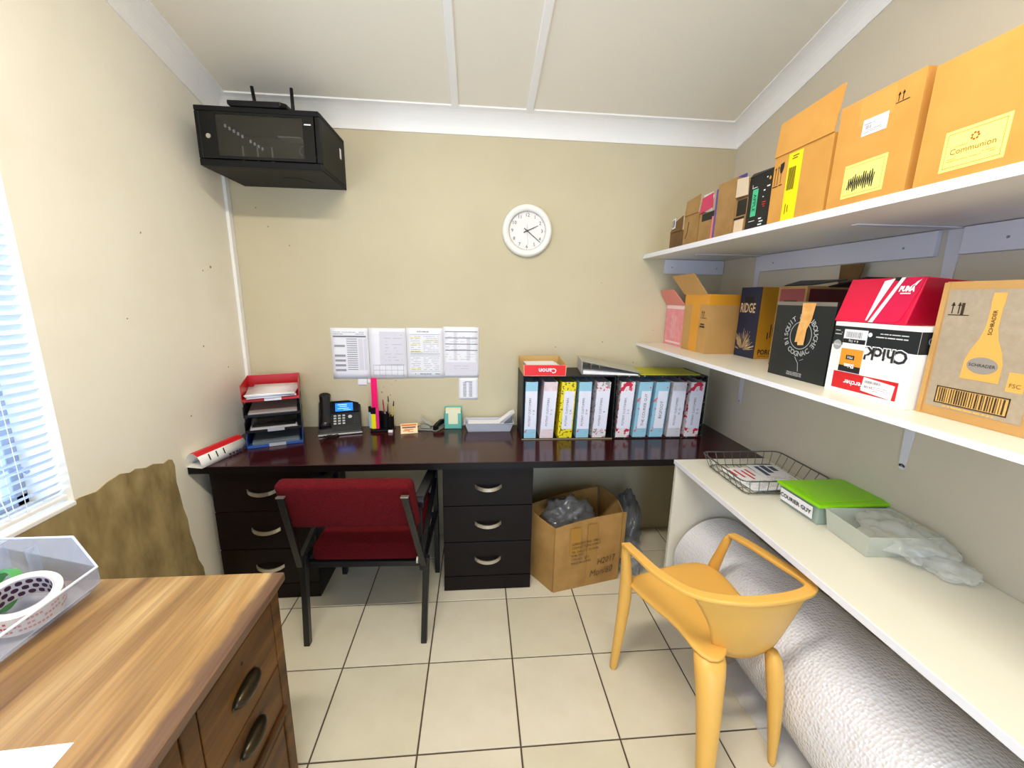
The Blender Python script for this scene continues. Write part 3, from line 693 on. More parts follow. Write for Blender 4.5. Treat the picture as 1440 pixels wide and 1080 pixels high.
def floral(name, base, c1, c2, sc=40, th=(.56,.60)):
    m = bpy.data.materials.new(name); m.use_nodes = True; nt = m.node_tree; b_ = nt.nodes['Principled BSDF']; b_.inputs['Roughness'].default_value = .45
    tc = nt.nodes.new('ShaderNodeTexCoord'); n1 = nt.nodes.new('ShaderNodeTexNoise'); n1.inputs['Scale'].default_value = sc; n1.inputs['Detail'].default_value = 1
    n2 = nt.nodes.new('ShaderNodeTexNoise'); n2.inputs['Scale'].default_value = sc*1.6; n2.inputs['Detail'].default_value = 1
    a = nt.nodes.new('ShaderNodeMath'); a.operation = 'GREATER_THAN'; a.inputs[1].default_value = th[0]
    c = nt.nodes.new('ShaderNodeMath'); c.operation = 'GREATER_THAN'; c.inputs[1].default_value = th[1]
    x1 = nt.nodes.new('ShaderNodeMixRGB'); x2 = nt.nodes.new('ShaderNodeMixRGB')
    x1.inputs[1].default_value = (*lin(base),1); x1.inputs[2].default_value = (*lin(c1),1); x2.inputs[2].default_value = (*lin(c2),1)
    nt.links.new(tc.outputs['Object'], n1.inputs['Vector']); nt.links.new(tc.outputs['Object'], n2.inputs['Vector'])
    nt.links.new(n1.outputs['Fac'], a.inputs[0]); nt.links.new(n2.outputs['Fac'], c.inputs[0])
    nt.links.new(a.outputs[0], x1.inputs[0]); nt.links.new(x1.outputs[0], x2.inputs[1]); nt.links.new(c.outputs[0], x2.inputs[0]); nt.links.new(x2.outputs[0], b_.inputs['Base Color'])
    return m
fb = floral('blue_rose_print', (150,200,222), (150,200,222), (216,110,124), 22, (.9,.62))
fp = floral('pale_pink_print', (228,208,214), (222,200,200), (236,216,220), 20)
fy = floral('yellow_flower_print', (236,216,10), (236,216,10), (112,104,30), 45, (.9,.60))
fw = floral('white_spray_print', (226,222,226), (150,160,156), (214,90,130), 40, (.58,.62))
fr_ = floral('red_petal_print', (232,224,226), (204,36,70), (226,90,120), 28, (.55,.64))
fg = floral('pale_grey_print', (206,204,214), (196,190,186), (212,208,214), 20)
m_lab = mat('spine_label', (232,232,246), .55)
binders = [
 (1.548,1.616,fb,'POTENT CUSTOMERS','I - R','binder with pale blue rose spine, leftmost in the plain black case'),
 (1.636,1.712,fp,'POTENT CUSTOMERS','T - V','binder with pale pink spine, second from left in the plain black case'),
 (1.735,1.818,fy,'POTENT CUSTOMERS','C M','binder with bright yellow flowered spine in the middle of the plain black case'),
 (1.840,1.912,fb,'POTENT CUSTOMERS','O W','binder with pale blue rose spine right of the yellow binder'),
 (1.932,2.010,fw,'POTENT CUSTOMERS','B','binder with white spine and pink sprays, rightmost in the plain black case'),
 (2.066,2.146,fr_,'POTENT CUSTOMERS','J - S','binder with red petals on its spine, leftmost in the speckled case'),
 (2.166,2.244,fb,'THE COURIER GUY','','binder with light blue spine second from left in the speckled case'),
 (2.262,2.342,fb,'BIGFOOT','','binder with light blue spine in the middle of the speckled case'),
 (2.366,2.446,fg,'POTENT CUSTOMERS','M - O','binder with pale grey spine second from right in the speckled case'),
 (2.470,2.552,fr_,'POTENT CUSTOMERS','Z - K','binder with red petals on its spine, rightmost in the speckled case'),
]
for i, (xa, xb, m, tx, sub, lab) in enumerate(binders):
    t = thing('ring_binder', lab, 'binder', ((xa+xb)/2+(.000 if i == 0 else .0), -.272+.006, ZD+.008), 0, 'ring binders in the two cases on the desk')
    lean = (.004, .017, .014, .006, .014, .016, .018, .018, .012, .012)[i]
    w = (xb-xa)/2-.001; h = .318; d = .235
    def sk(x, y, z): return (x+lean*z/h, y, z)
    b = MB()
    for a in ((-w,-w+.003,.0,d,0,h),(w-.003,w,.0,d,0,h)):
        b.hexa([sk(x,y,z) for x,y,z in ((a[0],a[2],0),(a[1],a[2],0),(a[1],a[3],0),(a[0],a[3],0),(a[0],a[2],h),(a[1],a[2],h),(a[1],a[3],h),(a[0],a[3],h))])
    b.build('covers', m, t)
    b = MB().hexa([sk(x,y,z) for z in (0,h) for x,y in ((-w,-.003),(w,-.003),(w,0),(-w,0))]); b.build('spine', m, t, bevel=.0012)
    b = MB().hexa([sk(x,y,z) for z in (.01,h-.01) for x,y in ((-w+.004,.01),(w-.004,.01),(w-.004,d-.01),(-w+.004,d-.01))]); b.build('pages', m_paper, t)
    F = Face(t, (-w,-.003,0), (1,0,0), (lean/h,0,1))
    z0, z1 = .052, h-.050
    inset = .006 if i in (2,6,7) else .0015
    off = .012 if i in (2,6,7) else 0
    F.rect('spine_label', inset+off, z0, 2*w-inset, z1, m_lab, .0006)
    uc = w+off/2
    m_tx = mat('spine_text', (70,70,86), .7)
    if sub: F.text(tx, uc-.006, (z0+z1)/2-.01, .0165, m_tx, .0012, rot=PI/2); F.text(sub, uc+.016, (z0+z1)/2-.01, .015, m_tx, .0012, rot=PI/2)
    else: F.text(tx, uc+.002, (z0+z1)/2, .024 if tx == 'BIGFOOT' else .0215, m_tx, .0012, rot=PI/2)

# --- red printer-paper box lid on the case
t = thing('paper_box', 'small open red and white box standing on the plain binder case', 'box', (1.652, -.165, ZD+.362))
m_rb = mat('box_red', (232,30,24), .4); m_ko = mat('kraft_inside', (206,168,104), .7)
b = MB(); b.box(-.112,.112,-.118,-.114,0,.060); b.build('front_panel', m_rb, t)
MB().hexa([(-.112,.108,0),(.112,.108,0),(.112,.112,0),(-.112,.112,0),(-.118,.112,.075),(.118,.112,.075),(.118,.116,.075),(-.118,.116,.075)]).build('back_panel', m_ko, t)
for s in (-1,1): MB().hexa([(s*.112-.002,-.114,0),(s*.112+.002,-.114,0),(s*.112+.002,.108,0),(s*.112-.002,.108,0),(s*.116-.002,-.114,.060),(s*.116+.002,-.114,.060),(s*.118+.002,.112,.075),(s*.118-.002,.112,.075)]).build('side_panel', m_ko, t)
MB().box(-.11,.11,-.114,.108,0,.003).build('bottom_panel', m_ko, t)
F = Face(t, (-.112,-.118,0), (1,0,0), (0,0,1)); F.text('Canon', .125, .030, .036, m_paper, rot=PI, bold=.0008)
F.marks('border', [(0,0,.224,.002),(0,.058,.224,.060),(0,0,.002,.06),(.222,0,.224,.06)], mat('pink_edge', (250,170,150)), .0006)
t = thing('paper_stack', 'white cards lying inside the small red box', 'paper', (1.655, -.16, ZD+.367))
for i in range(4): q = MB().box(-.095,.085,-.10,.09,0,.010).build('card_bundle', m_paper, t); q.location = (0,0,i*.011); q.rotation_euler = (0,0,.02*i)
# --- grey lever arch file lying on the cases
t = thing('lever_arch_file', 'grey lever arch file lying open-side out on top of the binder cases', 'binder', (2.035, -.145, ZD+.3625), math.radians(-8))
m_gf = mat('grey_file', (132,140,148), .4); m_gf2 = mat('pale_grey_file', (186,184,170), .45)
MB().box(-.155,.155,-.115,.12,0,.003).build('lower_cover', m_gf2, t, bevel=.001)
MB().box(-.158,-.155,-.115,.12,0,.072).build('spine', mat('light_spine', (206,206,208), .5), t)
MB().hexa([(-.155,-.115,.069),(.165,-.115,.013),(.165,.12,.013),(-.155,.12,.069),(-.155,-.115,.072),(.165,-.115,.016),(.165,.12,.016),(-.155,.12,.072)]).build('upper_cover', m_gf2, t, bevel=.001)
b = MB(); b.hexa([(-.15,-.110,.003),(.15,-.110,.003),(.15,.11,.003),(-.15,.11,.003),(-.15,-.110,.02),(.15,-.110,.008),(.15,.11,.008),(-.15,.11,.02)]).build('pages', m_paper, t)
MB().tube([(-.10,-.06,.02),(-.10,-.06,.05),(-.06,-.06,.055),(-.05,-.06,.02)], .003, 6).tube([(-.10,.05,.02),(-.10,.05,.05),(-.06,.05,.055),(-.05,.05,.02)], .003, 6).build('arch_rings', m_chrome, t, smooth=True)
MB().tube([(-.157,-.116,.002),(-.157,-.116,.071),(.165,-.116,.014)], .0016, 5).build('metal_edge', m_gf, t)

# ================================================================== CARTONS ON THE SHELVES
def carton(label, x0, yfar, z0, D, L, H, m, open_top=True, name='cardboard_box', group=None, rz=0, bulge=0, th=.004, taper=0):
    """front (x0) faces the room; runs from yfar towards the camera by L; depth D towards the wall"""
    t = thing(name, label, 'box', (x0, yfar, z0), rz, group)
    X = taper
    parts = {}
    parts['front'] = MB().hexa([(0,-L,0),(th,-L,0),(th,0,0),(0,0,0),(X,-L,H),(X+th,-L,H),(X+th,0,H),(X,0,H)]).build('front_panel', m, t)
    parts['back'] = MB().box(D-th,D,-L,0,0,H).build('rear_panel', m, t)
    parts['near'] = MB().hexa([(th,-L,0),(D-th,-L,0),(D-th,-L+th,0),(th,-L+th,0),(th+X,-L,H),(D-th,-L,H),(D-th,-L+th,H),(th+X,-L+th,H)]).build('side_panel', m, t)
    parts['far'] = MB().hexa([(th,-th,0),(D-th,-th,0),(D-th,0,0),(th,0,0),(th+X,-th,H),(D-th,-th,H),(D-th,0,H),(th+X,0,H)]).build('side_panel', m, t)
    MB().box(th,D-th,-L+th,-th,0,.004).build('bottom_panel', m, t)
    if not open_top: MB().box(X,D,-L,0,H,H+th).build('top_panel', m, t)
    F = Face(t, (0,0,0), (0,-1,0), (X,0,H)); G = Face(t, (0,-L,0), (1,0,0), (0,0,1))
    return t, F, G
def flap(t, a, b_, c, d, m, th=.004, label=None):
    a, b_, c, d = map(Vector, (a, b_, c, d)); n = (b_-a).cross(d-a).normalized()*th
    q = MB().hexa([a,b_,c,d,a+n,b_+n,c+n,d+n]).build('flap', m, t)
    if label: q['label'] = label
    return q
m_dark_card = m_card_d  # second name for the dark cardboard
# -- top shelf, large orange cartons
t, F, G = carton('orange cardboard box with a yellow tape strip and raised flap, on the upper shelf', 2.259, -1.018, Z1+.0005, .35, .225, .203, m_card_o)
flap(t, (.0,.0,.203), (.0,-.224,.203), (.012,-.224,.322), (.012,.006,.305), m_card_o)
flap(t, (.34,0,.203), (.34,-.22,.203), (.35,-.22,.27), (.35,0,.27), m_card_o)
F.rect('tape_strip', .062, 0, .118, .197, mat('yellow_tape', (252,226,0), .35), .0006)
F.marks('tape_print', [(.070+i*.005,.09,.0735+i*.005,.155) for i in range(6)], mat('tape_ink', (100,92,10)), .0014)
F.marks('tape_scrawl', [(.078,.178,.1,.181),(.08,.185,.104,.188),(.075,.02,.078,.05),(.085,.024,.088,.045)], mat('tape_ink', (100,92,10)), .0014)
F.marks('handling_marks', [(.010,.118,.012,.172),(.022,.118,.024,.174),(.004,.112,.028,.115),(.006,.166,.016,.168),(.018,.168,.028,.170),(.036,.12,.0375,.15),(.031,.113,.046,.116)], m_ink, .001)
F.poly('glass_mark', [(.030,.178),(.046,.181),(.046,.165),(.040,.150),(.033,.150),(.029,.163)], m_ink)
t, F, G = carton('orange cardboard box with a scribbled yellow label and white sticker, on the upper shelf', 2.258, -1.255, Z1+.0005, .33, .213, .248, m_card_o, open_top=False)
F.rect('packing_tape', .060, .185, .150, .2481, mat('kraft_tape', (214,160,80), .3), .0005)
F.rect('white_sticker', .075, .158, .140, .195, m_paper, .0010, rot=-.03)
F.marks('sticker_print', lines(.08,.11,.182,.19,2,.0018,2)+barcode(.083,.10,.172,.181,9,3)+lines(.08,.13,.163,.171,2,.0012,8), m_print, .0016)
F.rect('brand_label', .044, .018, .158, .099, mat('pale_yellow_label', (250,240,132), .5), .0006)
F.marks('label_border', [(.050,.024,.152,.0252),(.050,.0918,.152,.093),(.050,.024,.0512,.093),(.1508,.024,.152,.093)], mat('gold_print', (206,160,60)), .0010)
b = MB(); pts = []
R_ = random.Random(4)
for i in range(26): pts.append(F.at(.060+i*.0029, .052+(.018 if i % 2 else -.018)*R_.uniform(.6,1.2), .0016))
b.tube(pts, .0013, 4).build('marker_scribble', m_ink, t)
F.marks('handling_marks', arrows(.158,.205,.022), m_ink, .001)
t, F, G = carton('large orange cardboard box labelled Communion, nearest on the upper shelf', 2.258, -1.487, Z1+.0005, .33, .30, .240, m_card_o)
flap(t, (.05,-.02,.240), (.05,-.30,.240), (.16,-.30,.30), (.16,-.10,.30), m_card_k)
F.rect('brand_label', .049, .018, .158, .095, mat('pale_yellow_label', (250,240,132), .5), .0006)
F.marks('label_border', [(.055,.024,.152,.0252),(.055,.0878,.152,.089),(.055,.024,.0562,.089),(.1508,.024,.152,.089)], mat('gold_print', (206,160,60)), .0010)
F.text('Communion', .103, .053, .0155, mat('orange_brown_print', (170,96,24)), .0014)
F.marks('label_lines', lines(.062,.145,.034,.042,2,.0011,5,.9)+lines(.068,.095,.061,.064,1,.001,1,.9)+lines(.115,.14,.061,.064,1,.001,2,.9), mat('gold_print', (206,160,60)), .0012)
b = MB()
for i in range(7):
    a = i*2*PI/7; b.disc(F.at(.104+.006*math.cos(a), .073+.006*math.sin(a), .0013), .0022, F.U, F.V, 8)
b.build('label_emblem', mat('orange_brown_print', (196,122,40)), t)
# -- black carton
t, F, G = carton('black carton with a green ribbon tag on the upper shelf', 2.272, -.882, Z1+.0005, .30, .130, .178, mat('black_card', (20,20,20), .5))
flap(t, (.0,.0,.178), (.0,-.128,.178), (.03,-.128,.192), (.03,.03,.200), mat('black_card', (20,20,20)))
F.rect('ribbon_tag', .022, .045, .050, .135, mat('mint_green_print', (70,196,140), .5), .0006)
F.text('APPLE', .036, .09, .022, m_ink, .0014, rot=-PI/2)
F.marks('white_print', [(.018,.140,.045,.142),(.018,.142,.020,.152),(.018,.028,.05,.030),(.07,.01,.09,.014),(.075,.02,.095,.024),(.07,.03,.085,.034),(.095,.13,.11,.134),(.08,.12,.088,.124),(.088,.16,.094,.164),(.078,.1,.084,.103)], m_paper, .001)
F.marks('red_print', [(.08,.075,.095,.078),(.08,.082,.097,.085),(.085,.068,.094,.071)], m_red, .001)
F.poly('gold_star', [(.100,.155),(.106,.149),(.112,.155),(.106,.163)], mat('gold_print', (206,160,60)))
# -- open box with white flap, its shaded inside painted as a black patch
t, F, G = carton('brown open box with a black and white flap beside the black carton, upper shelf', 2.274, -.805, Z1+.0005, .28, .070, .12, m_card_k)
flap(t, (.0,-.0,.132), (.0,-.070,.128), (-.012,-.078,.186), (-.012,-.018,.192), mat('cream_card2', (226,206,176), .6))
F.rect('opening_shade_patch', .012, .062, .068, .118, mat('black_card', (20,20,20)), .0006)
F.rect('white_panel', .006, .0, .060, .048, mat('cream_card3', (222,196,164), .6), .0008)
F.rect('black_border', .0, .050, .062, .057, m_ink, .0012)
flap(t, (.05,-.002,.12), (.05,-.068,.12), (.05,-.068,.195), (.05,-.002,.195), mat('black_card', (20,20,20)))
# -- tall kraft box
t, F, G = carton('tall plain kraft cardboard box with a crushed top on the upper shelf', 2.266, -.690, Z1+.0005, .30, .112, .205, m_card_k)
flap(t, (.05,-.02,.2), (.05,-.10,.2), (.05,-.10,.225), (.05,-.03,.225), mat('violet_card', (88,70,150), .5))
# -- box with pink and white striped flap
t, F, G = carton('brown box with a purple edge and pink striped flap on the upper shelf', 2.268, -.560, Z1+.0005, .30, .118, .115, m_card_k)
q = flap(t, (.0,-.0,.118), (.0,-.098,.128), (-.008,-.108,.182), (-.008,-.03,.176), mat('pink_card', (206,60,96), .5), label='pink and white striped flap')
P = Face(t, (-.0005,-.0,.118), (0,-.098,.010), (-.008,-.03,.058)); P.marks('white_stripes', [(.005,.004,.038,.054),(.056,.004,.078,.03),(.066,.03,.088,.054)], m_paper, .001)
MB().box(-.003,.30,-.130,-.119,0,.19).build('purple_side', mat('violet_card', (88,70,150)), t)
MB().box(-.0035,-.001,-.117,-.106,0,.09).build('coral_strip', mat('coral_card', (226,120,110), .5), t)
F.rect('opening_shade_patch', .02, .082, .112, .113, mat('black_card', (20,20,20)), .0006)  # black patch on the front, painted for the shade inside the box
# -- kraft box second
t, F, G = carton('kraft box with white paper sticking out of it on the upper shelf', 2.266, -.428, Z1+.0005, .28, .122, .13, m_card_k)
flap(t, (.0,-.004,.13), (.0,-.118,.13), (.006,-.118,.205), (.006,-.004,.195), m_card_k)
flap(t, (.06,-.05,.13), (.06,-.122,.13), (.06,-.122,.215), (.06,-.05,.215), m_paper)
MB().tube([F.at(.02,.03,.001),F.at(.035,.05,.001),F.at(.045,.10,.001)], .0012, 4).build('edge_crack', m_ink, t)
# -- small brown box leftmost
t, F, G = carton('small dark kraft box with a barcode tag, leftmost on the upper shelf', 2.266, -.292, Z1+.0005, .25, .128, .075, m_card_d)
flap(t, (.0,-.004,.075), (.0,-.122,.075), (.004,-.116,.14), (.004,-.04,.12), m_card_d)
P = Face(t, (-.004,-.026,.09), (0,-1,.1), (0,0,1)); P.rect('barcode_tag', 0, 0, .03, .045, m_paper, .001); P.marks('barcode', barcode(.004,.026,.006,.040,7,2), m_ink, .002)

# -- lower shelf
m_pink = mat('rose_pink_card', (240,160,166), .6, rgb2=(228,140,148), noise_scale=30)
t, F, G = carton('tall pink carton with an open flap against the back wall on the lower shelf', 2.418, -.012, Z2+.0005, .16, .222, .228, m_pink)
flap(t, (.0,.0,.228), (.0,-.222,.228), (-.045,-.16,.312), (-.045,.0,.306), mat('salmon_card', (226,140,128), .6))
F.rect('white_edge', 0, .206, .222, .228, mat('rose_white', (244,214,214), .6), .0008)
F.marks('lace_print', [(.08+.012*i,.04,.083+.012*i,.17) for i in range(5)]+[(.02,.012,.20,.022)], mat('rose_white', (244,214,214)), .0008)
t, F, G = carton('brown cardboard box closed with wide orange tape on the lower shelf', 2.399, -.262, Z2+.0005, .31, .232, .282, m_card, open_top=False)
flap(t, (.0,.01,.286), (.0,-.21,.286), (-.03,-.12,.388), (-.03,.11,.384), m_card)
F.rect('tape_strip', .078, 0, .152, .286, m_tape, .0006); F.rect('tape_strip', 0, .236, .232, .286, m_tape, .0010)
G.rect('tape_strip', 0, .236, .31, .286, m_tape, .0008)
MB().box(-.001,.31,-.15,-.06,.2865,.2875).build('tape_strip', m_tape, t)
F.marks('handling_marks', arrows(.178,.175,.035)+[(.168,.125,.212,.133),(.172,.138,.208,.144)], mat('brown_ink', (60,44,30)), .0016)
t, F, G = carton('navy and gold wine carton with white lettering on the lower shelf', 2.541, -.512, Z2+.0005, .19, .142, .315, mat('navy_card', (26,36,66), .5), open_top=False)
m_gold = mat('mustard_card', (186,134,30), .55)
G.rect('gold_side', 0.002, 0, .19, .319, m_gold, .0008)
F.text('RIDGE', .062, .224, .060, mat('sand_print', (226,196,150)), sx=.62, bold=.001)
b = MB(); R_ = random.Random(2)
for i in range(120):
    a = R_.uniform(.1, PI*.95); r0 = R_.uniform(.01,.03); r1 = r0+R_.uniform(.02,.075)
    c, s = math.cos(a), math.sin(a); w = .0007; cu, cv = .055, .03
    q4 = [(cu+r0*c-w*s, cv+r0*s+w*c),(cu+r0*c+w*s, cv+r0*s-w*c),(cu+r1*c+w*s, cv+r1*s-w*c),(cu+r1*c-w*s, cv+r1*s+w*c)]
    if all(0 < u < .14 and .005 < v < .14 for u, v in q4): b.face([F.at(u,v,.0012) for u,v in q4])
b.build('quill_drawing', mat('sand_print', (226,196,150)), t)
F.rect('hand_hole', .035, .252, .095, .276, m_ink, .0008)
G.text('PORCUPINE', .085, .030, .032, m_ink, .0016, sx=.8, bold=.0008)
G.marks('small_print', lines(.02,.13,.010,.016,1,.002,3), m_ink, .0016)
G.marks('quill_drawing', [(.05+.012*i,.09+.006*(i%3),.055+.012*i,.12+.012*((i*7)%4)) for i in range(7)], mat('brown_ink', (60,44,30)), .0016)
# dark brown carton with maroon face behind the cognac carton
t, F, G = carton('open brown carton with dark maroon panels behind the black cognac carton', 2.505, -.802, Z2+.0005, .20, .145, .316, m_card_k)
F.rect('maroon_panel', .012, .19, .135, .306, mat('maroon_card', (130,56,62), .5), .0008); G.rect('maroon_panel', .010, .10, .199, .306, mat('deep_maroon_card', (84,22,30), .5), .0008)
F.rect('hand_hole', .035, .205, .105, .262, m_ink, .0012)
flap(t, (.02,-.0,.318), (.02,-.14,.318), (.10,-.20,.336), (.12,.04,.34), mat('black_card', (20,20,20)))
flap(t, (.08,-.14,.316), (.199,-.143,.316), (.21,-.26,.345), (.10,-.27,.345), mat('black_card', (20,20,20)))
flap(t, (.199,-.06,.316), (.199,-.14,.316), (.205,-.15,.40), (.205,-.05,.40), m_card_d)
t, F, G = carton('black cognac carton with a torn strip of orange tape on the lower shelf', 2.368, -.985, Z2+.0005, .19, .248, .254, mat('ink_black_card', (22,28,32), .4), open_top=False)
F.rect('worn_rim', 0, .246, .248, .2582, mat('worn_card_edge', (120,112,100), .7), .0006)
m_silver = mat('silver_print', (170,174,176), .5)
cu, cv, rr = .128, .148, .066
def ring_text(F, s, cu, cv, r, a_mid, size, m, step, inward=False):
    n = len(s)
    for i, ch in enumerate(s):
        if ch == ' ': continue
        if not inward: a = a_mid-(i-(n-1)/2)*step; rot = a-PI/2
        else: a = a_mid+(i-(n-1)/2)*step; rot = a+PI/2
        F.text(ch, cu+r*math.cos(a), cv+r*math.sin(a), size, m, rot=rot, bold=.0004)
ring_text(F, 'BISQUIT & DUBOUCHE', cu, cv, .062, PI/2, .024, m_silver, .245)
ring_text(F, 'COGNAC', cu, cv, .062, -PI/2, .024, m_silver, .26, True)
b = MB(); b.ringflat(F.at(cu,cv,.0012), .044, .0465, F.U, F.V, 30); b.build('ring_print', m_silver, t)
MB().face([F.at(u,v,.0022) for u,v in ((.118,.2545),(.172,.2545),(.164,.20),(.150,.170),(.147,.118),(.122,.115),(.120,.126),(.108,.124),(.112,.17),(.120,.21))]).build('torn_tape', mat('orange_torn_tape', (222,160,84), .6, rgb2=(236,186,116), noise_scale=30), t)
MB().tube([F.at(.118,.075,.0012),F.at(.135,.055,.0012),F.at(.140,.028,.0012)], .0008, 4).tube([F.at(.140,.065,.0012),F.at(.155,.072,.0012)], .0008, 4).build('ribbon_drawing', m_silver, t)
F.marks('fine_print', lines(.092,.160,.010,.024,3,.0022,9,.95), m_silver, .0012)
# chicken carton
m_wc = mat('white_card', (240,238,236), .45); m_bc = mat('carton_black', (24,30,34), .4)
t, F, G = carton('white and black food carton turned upside down under the red shoe box', 2.347, -1.262, Z2+.0005, .27, .240, .200, m_wc, open_top=False)
F.marks('black_band', [(0,.138,.240,.192)], m_bc, .0006); G.marks('black_band', [(0,.138,.27,.192)], m_bc, .0006)
F.text("Chick'n", .152, .127, .046, m_paper, .0010, rot=PI, bold=.0035); F.text("Chick'n", .152, .127, .046, mat('charcoal_print', (40,40,44)), .0016, rot=PI, bold=.0012)
F.marks('band_print', lines(.13,.215,.166,.174,1,.003,2,.95)+lines(.14,.215,.176,.182,1,.0025,4,.95)+lines(.005,.03,.166,.182,3,.002,5,.9)+lines(.09,.105,.166,.182,3,.002,6,.9), mat('pale_print2', (210,212,212)), .0010)
b = MB(); b.disc(F.at(.113,.174,.001), .006, F.U, F.V, 12).build('hen_mark', m_paper, t)
b = MB(); b.disc(F.at(.018,.138,.0011), .014, F.U, F.V, 16).build('round_seal', mat('grey_seal', (160,162,164)), t); F.text('Halaal', .018, .138, .009, m_paper, .0018, rot=PI)
b = MB(); b.disc(G.at(.055,.138,.0011), .022, G.U, G.V, 18).build('round_seal', m_bc, t)
b = MB(); b.ringflat(G.at(.055,.138,.0015), .016, .019, G.U, G.V, 18).ringflat(G.at(.03,.170,.0012), .007, .009, G.U, G.V, 14).build('seal_ring', mat('grey_seal', (160,162,164)), t)
F.rect('red_panel', .022, .014, .212, .062, m_red, .0006, rot=0)
F.text('Fercher', .092, .036, .020, m_paper, .0014, rot=PI, bold=.0004)
F.rect('product_label', .036, .064, .106, .184, mat('white_label2', (236,236,240), .5), .0026)
F.marks('amber_block', [(.037,.078,.105,.130)], mat('amber_print', (222,150,40)), .0030); F.marks('label_black', [(.037,.065,.105,.082),(.037,.146,.105,.158),(.056,.100,.082,.112)], m_ink, .0034)
F.marks('barcode', barcode(.044,.094,.162,.178,16,7), m_print, .0034); F.text('6 x 1kg', .07, .152, .010, m_paper, .0038, rot=PI); F.text('Mild', .069, .106, .010, m_paper, .0038, rot=PI); F.text('Shisa', .070, .083, .016, m_paper, .0038, rot=PI, bold=.0006)
F.rect('white_sticker', .118, .018, .204, .056, mat('white_label2', (236,236,240)), .0022, rot=-.09)
F.marks('sticker_barcode', barcode(.126,.172,.045,.052,14,5)+barcode(.126,.150,.032,.038,8,6)+lines(.15,.195,.025,.040,3,.001,3), m_print, .0028)
# shoe box
m_pu = mat('crimson_card', (214,10,62), .3); m_pu2 = mat('dark_crimson_card', (170,8,44), .3)
t = thing('shoe_box', 'crimson shoe box with a white stripe standing on the white food carton', 'box', (2.360, -1.240, Z2+.2055))
D, L, H_ = .22, .207, .120
# the front face leans back
LX = .040
A = [(0,0,0),(0,-L,0),(LX,-L+.006,H_),(LX,.006,H_)]
B2 = [(D,0,0),(D,-L,0),(D,-L,H_-.012),(D,.006,H_-.012)]
MB().hexa([A[1],A[0],B2[0],B2[1],A[2],A[3],B2[3],B2[2]]).build('box_body', m_pu, t, bevel=.002)
F = Face(t, A[0], (0,-1,0), (LX,0,H_))
fh = math.hypot(.062, H_)
F.poly('white_stripe', [(.098,.118),(.124,.124),(.102,.006),(.097,.006)], m_paper, .0014)
F.poly('white_stripe', [(.140,.126),(.150,.126),(.120,.002),(.108,.002)], m_paper, .0014)
F.poly('lid_panel', [(.148,.126),(.198,.126),(.199,.10),(.190,.012),(.180,.004),(.120,.002)], mat('magenta_crimson', (206,8,70), .25), .0010)
F.text('PUMA', .168, .094, .019, m_paper, .002, bold=.0012, sx=.75)
F.marks('small_print', [(.156,.081,.182,.084)], m_paper, .0018)
F.poly('leaping_cat', [(.176,.104),(.181,.108),(.184,.114),(.193,.120),(.189,.113),(.186,.104),(.182,.101),(.184,.107),(.179,.104),(.175,.098)], m_paper, .002)
F.poly('thumb_notch', [(.120,.127),(.146,.127),(.141,.116),(.126,.118)], m_ink, .0012)
G = Face(t, (0,-L,0), (1,0,0), (0,0,1)); MB().hexa([(.004,-L-.001,.004),(D,-L-.001,.0),(D,-L+.0,.0),(.004,-L,.004),(LX,-L+.0045,H_-.004),(D,-L-.001,H_-.014),(D,-L,H_-.014),(LX,-L+.006,H_-.004)]).build('side_panel', m_pu2, t)
# bottle carton
t, F, G = carton('brown carton printed with a sparkling wine bottle, nearest on the lower shelf', 2.374, -1.509, Z2+.0005, .30, .202, .305, m_card, open_top=False, taper=.0)
F.poly('grey_print_field', [(.012,.022),(.190,.022),(.190,.292),(.008,.292)], mat('grey_field', (172,156,134), .7, rgb2=(164,148,126), noise_scale=60), .0008)
MB().box(-.0045,.0,-.008,.002,0,.307).build('folded_edge', m_card, t)
m_bt = mat('bottle_print', (222,170,84), .7)
cu = .104
prof = [(.0,.262),(.012,.262),(.0125,.24),(.011,.232),(.012,.19),(.018,.165),(.030,.14),(.037,.115),(.038,.085),(.038,.075),(0,.075)]
F.poly('bottle_print', [(cu+u*.92,v+.022) for u,v in prof]+[(cu-u*.92,v+.022) for u,v in reversed(prof[1:-1])], m_bt, .0014)
b = MB(); b.face([F.at(cu+.028*math.cos(a), .130+.018*math.sin(a), .0018) for a in [2*PI*i/20 for i in range(20)]]).build('oval_print', mat('grey_oval', (150,142,134)), t)
F.text('SCHRADER', cu, .130, .0095, m_ink, .0024); F.text('SCHRADER', cu, .222, .0105, m_ink, .0022, rot=PI/2)
F.rect('barcode_panel', .030, .032, .166, .072, mat('barcode_tan', (214,170,96), .7), .0010)
F.marks('barcode', barcode(.036,.160,.036,.068,26,12), mat('brown_ink', (60,44,30)), .0018)
F.marks('barcode_border', [(.030,.032,.166,.0345),(.030,.0695,.166,.072),(.030,.032,.0325,.072),(.1635,.032,.166,.072)], mat('brown_ink', (60,44,30)), .0018)
F.marks('barcode_digits', lines(.04,.155,.024,.030,1,.004,8,.9), m_bt, .0016)
F.marks('handling_marks', arrows(.022,.238,.028)+[(.040,.235,.046,.262)], mat('brown_ink', (60,44,30)), .0012)
F.rect('certification_mark', .152, .085, .180, .125, m_bt, .0012); F.text('FSC', .166, .098, .012, mat('olive_print', (120,104,50)), .002)
F.text('6 x 75cl', .178, .262, .013, mat('grey_brown', (110,98,84)), .0014); F.text('BOT', .178, .246, .015, mat('grey_brown', (110,98,84)), .0014)

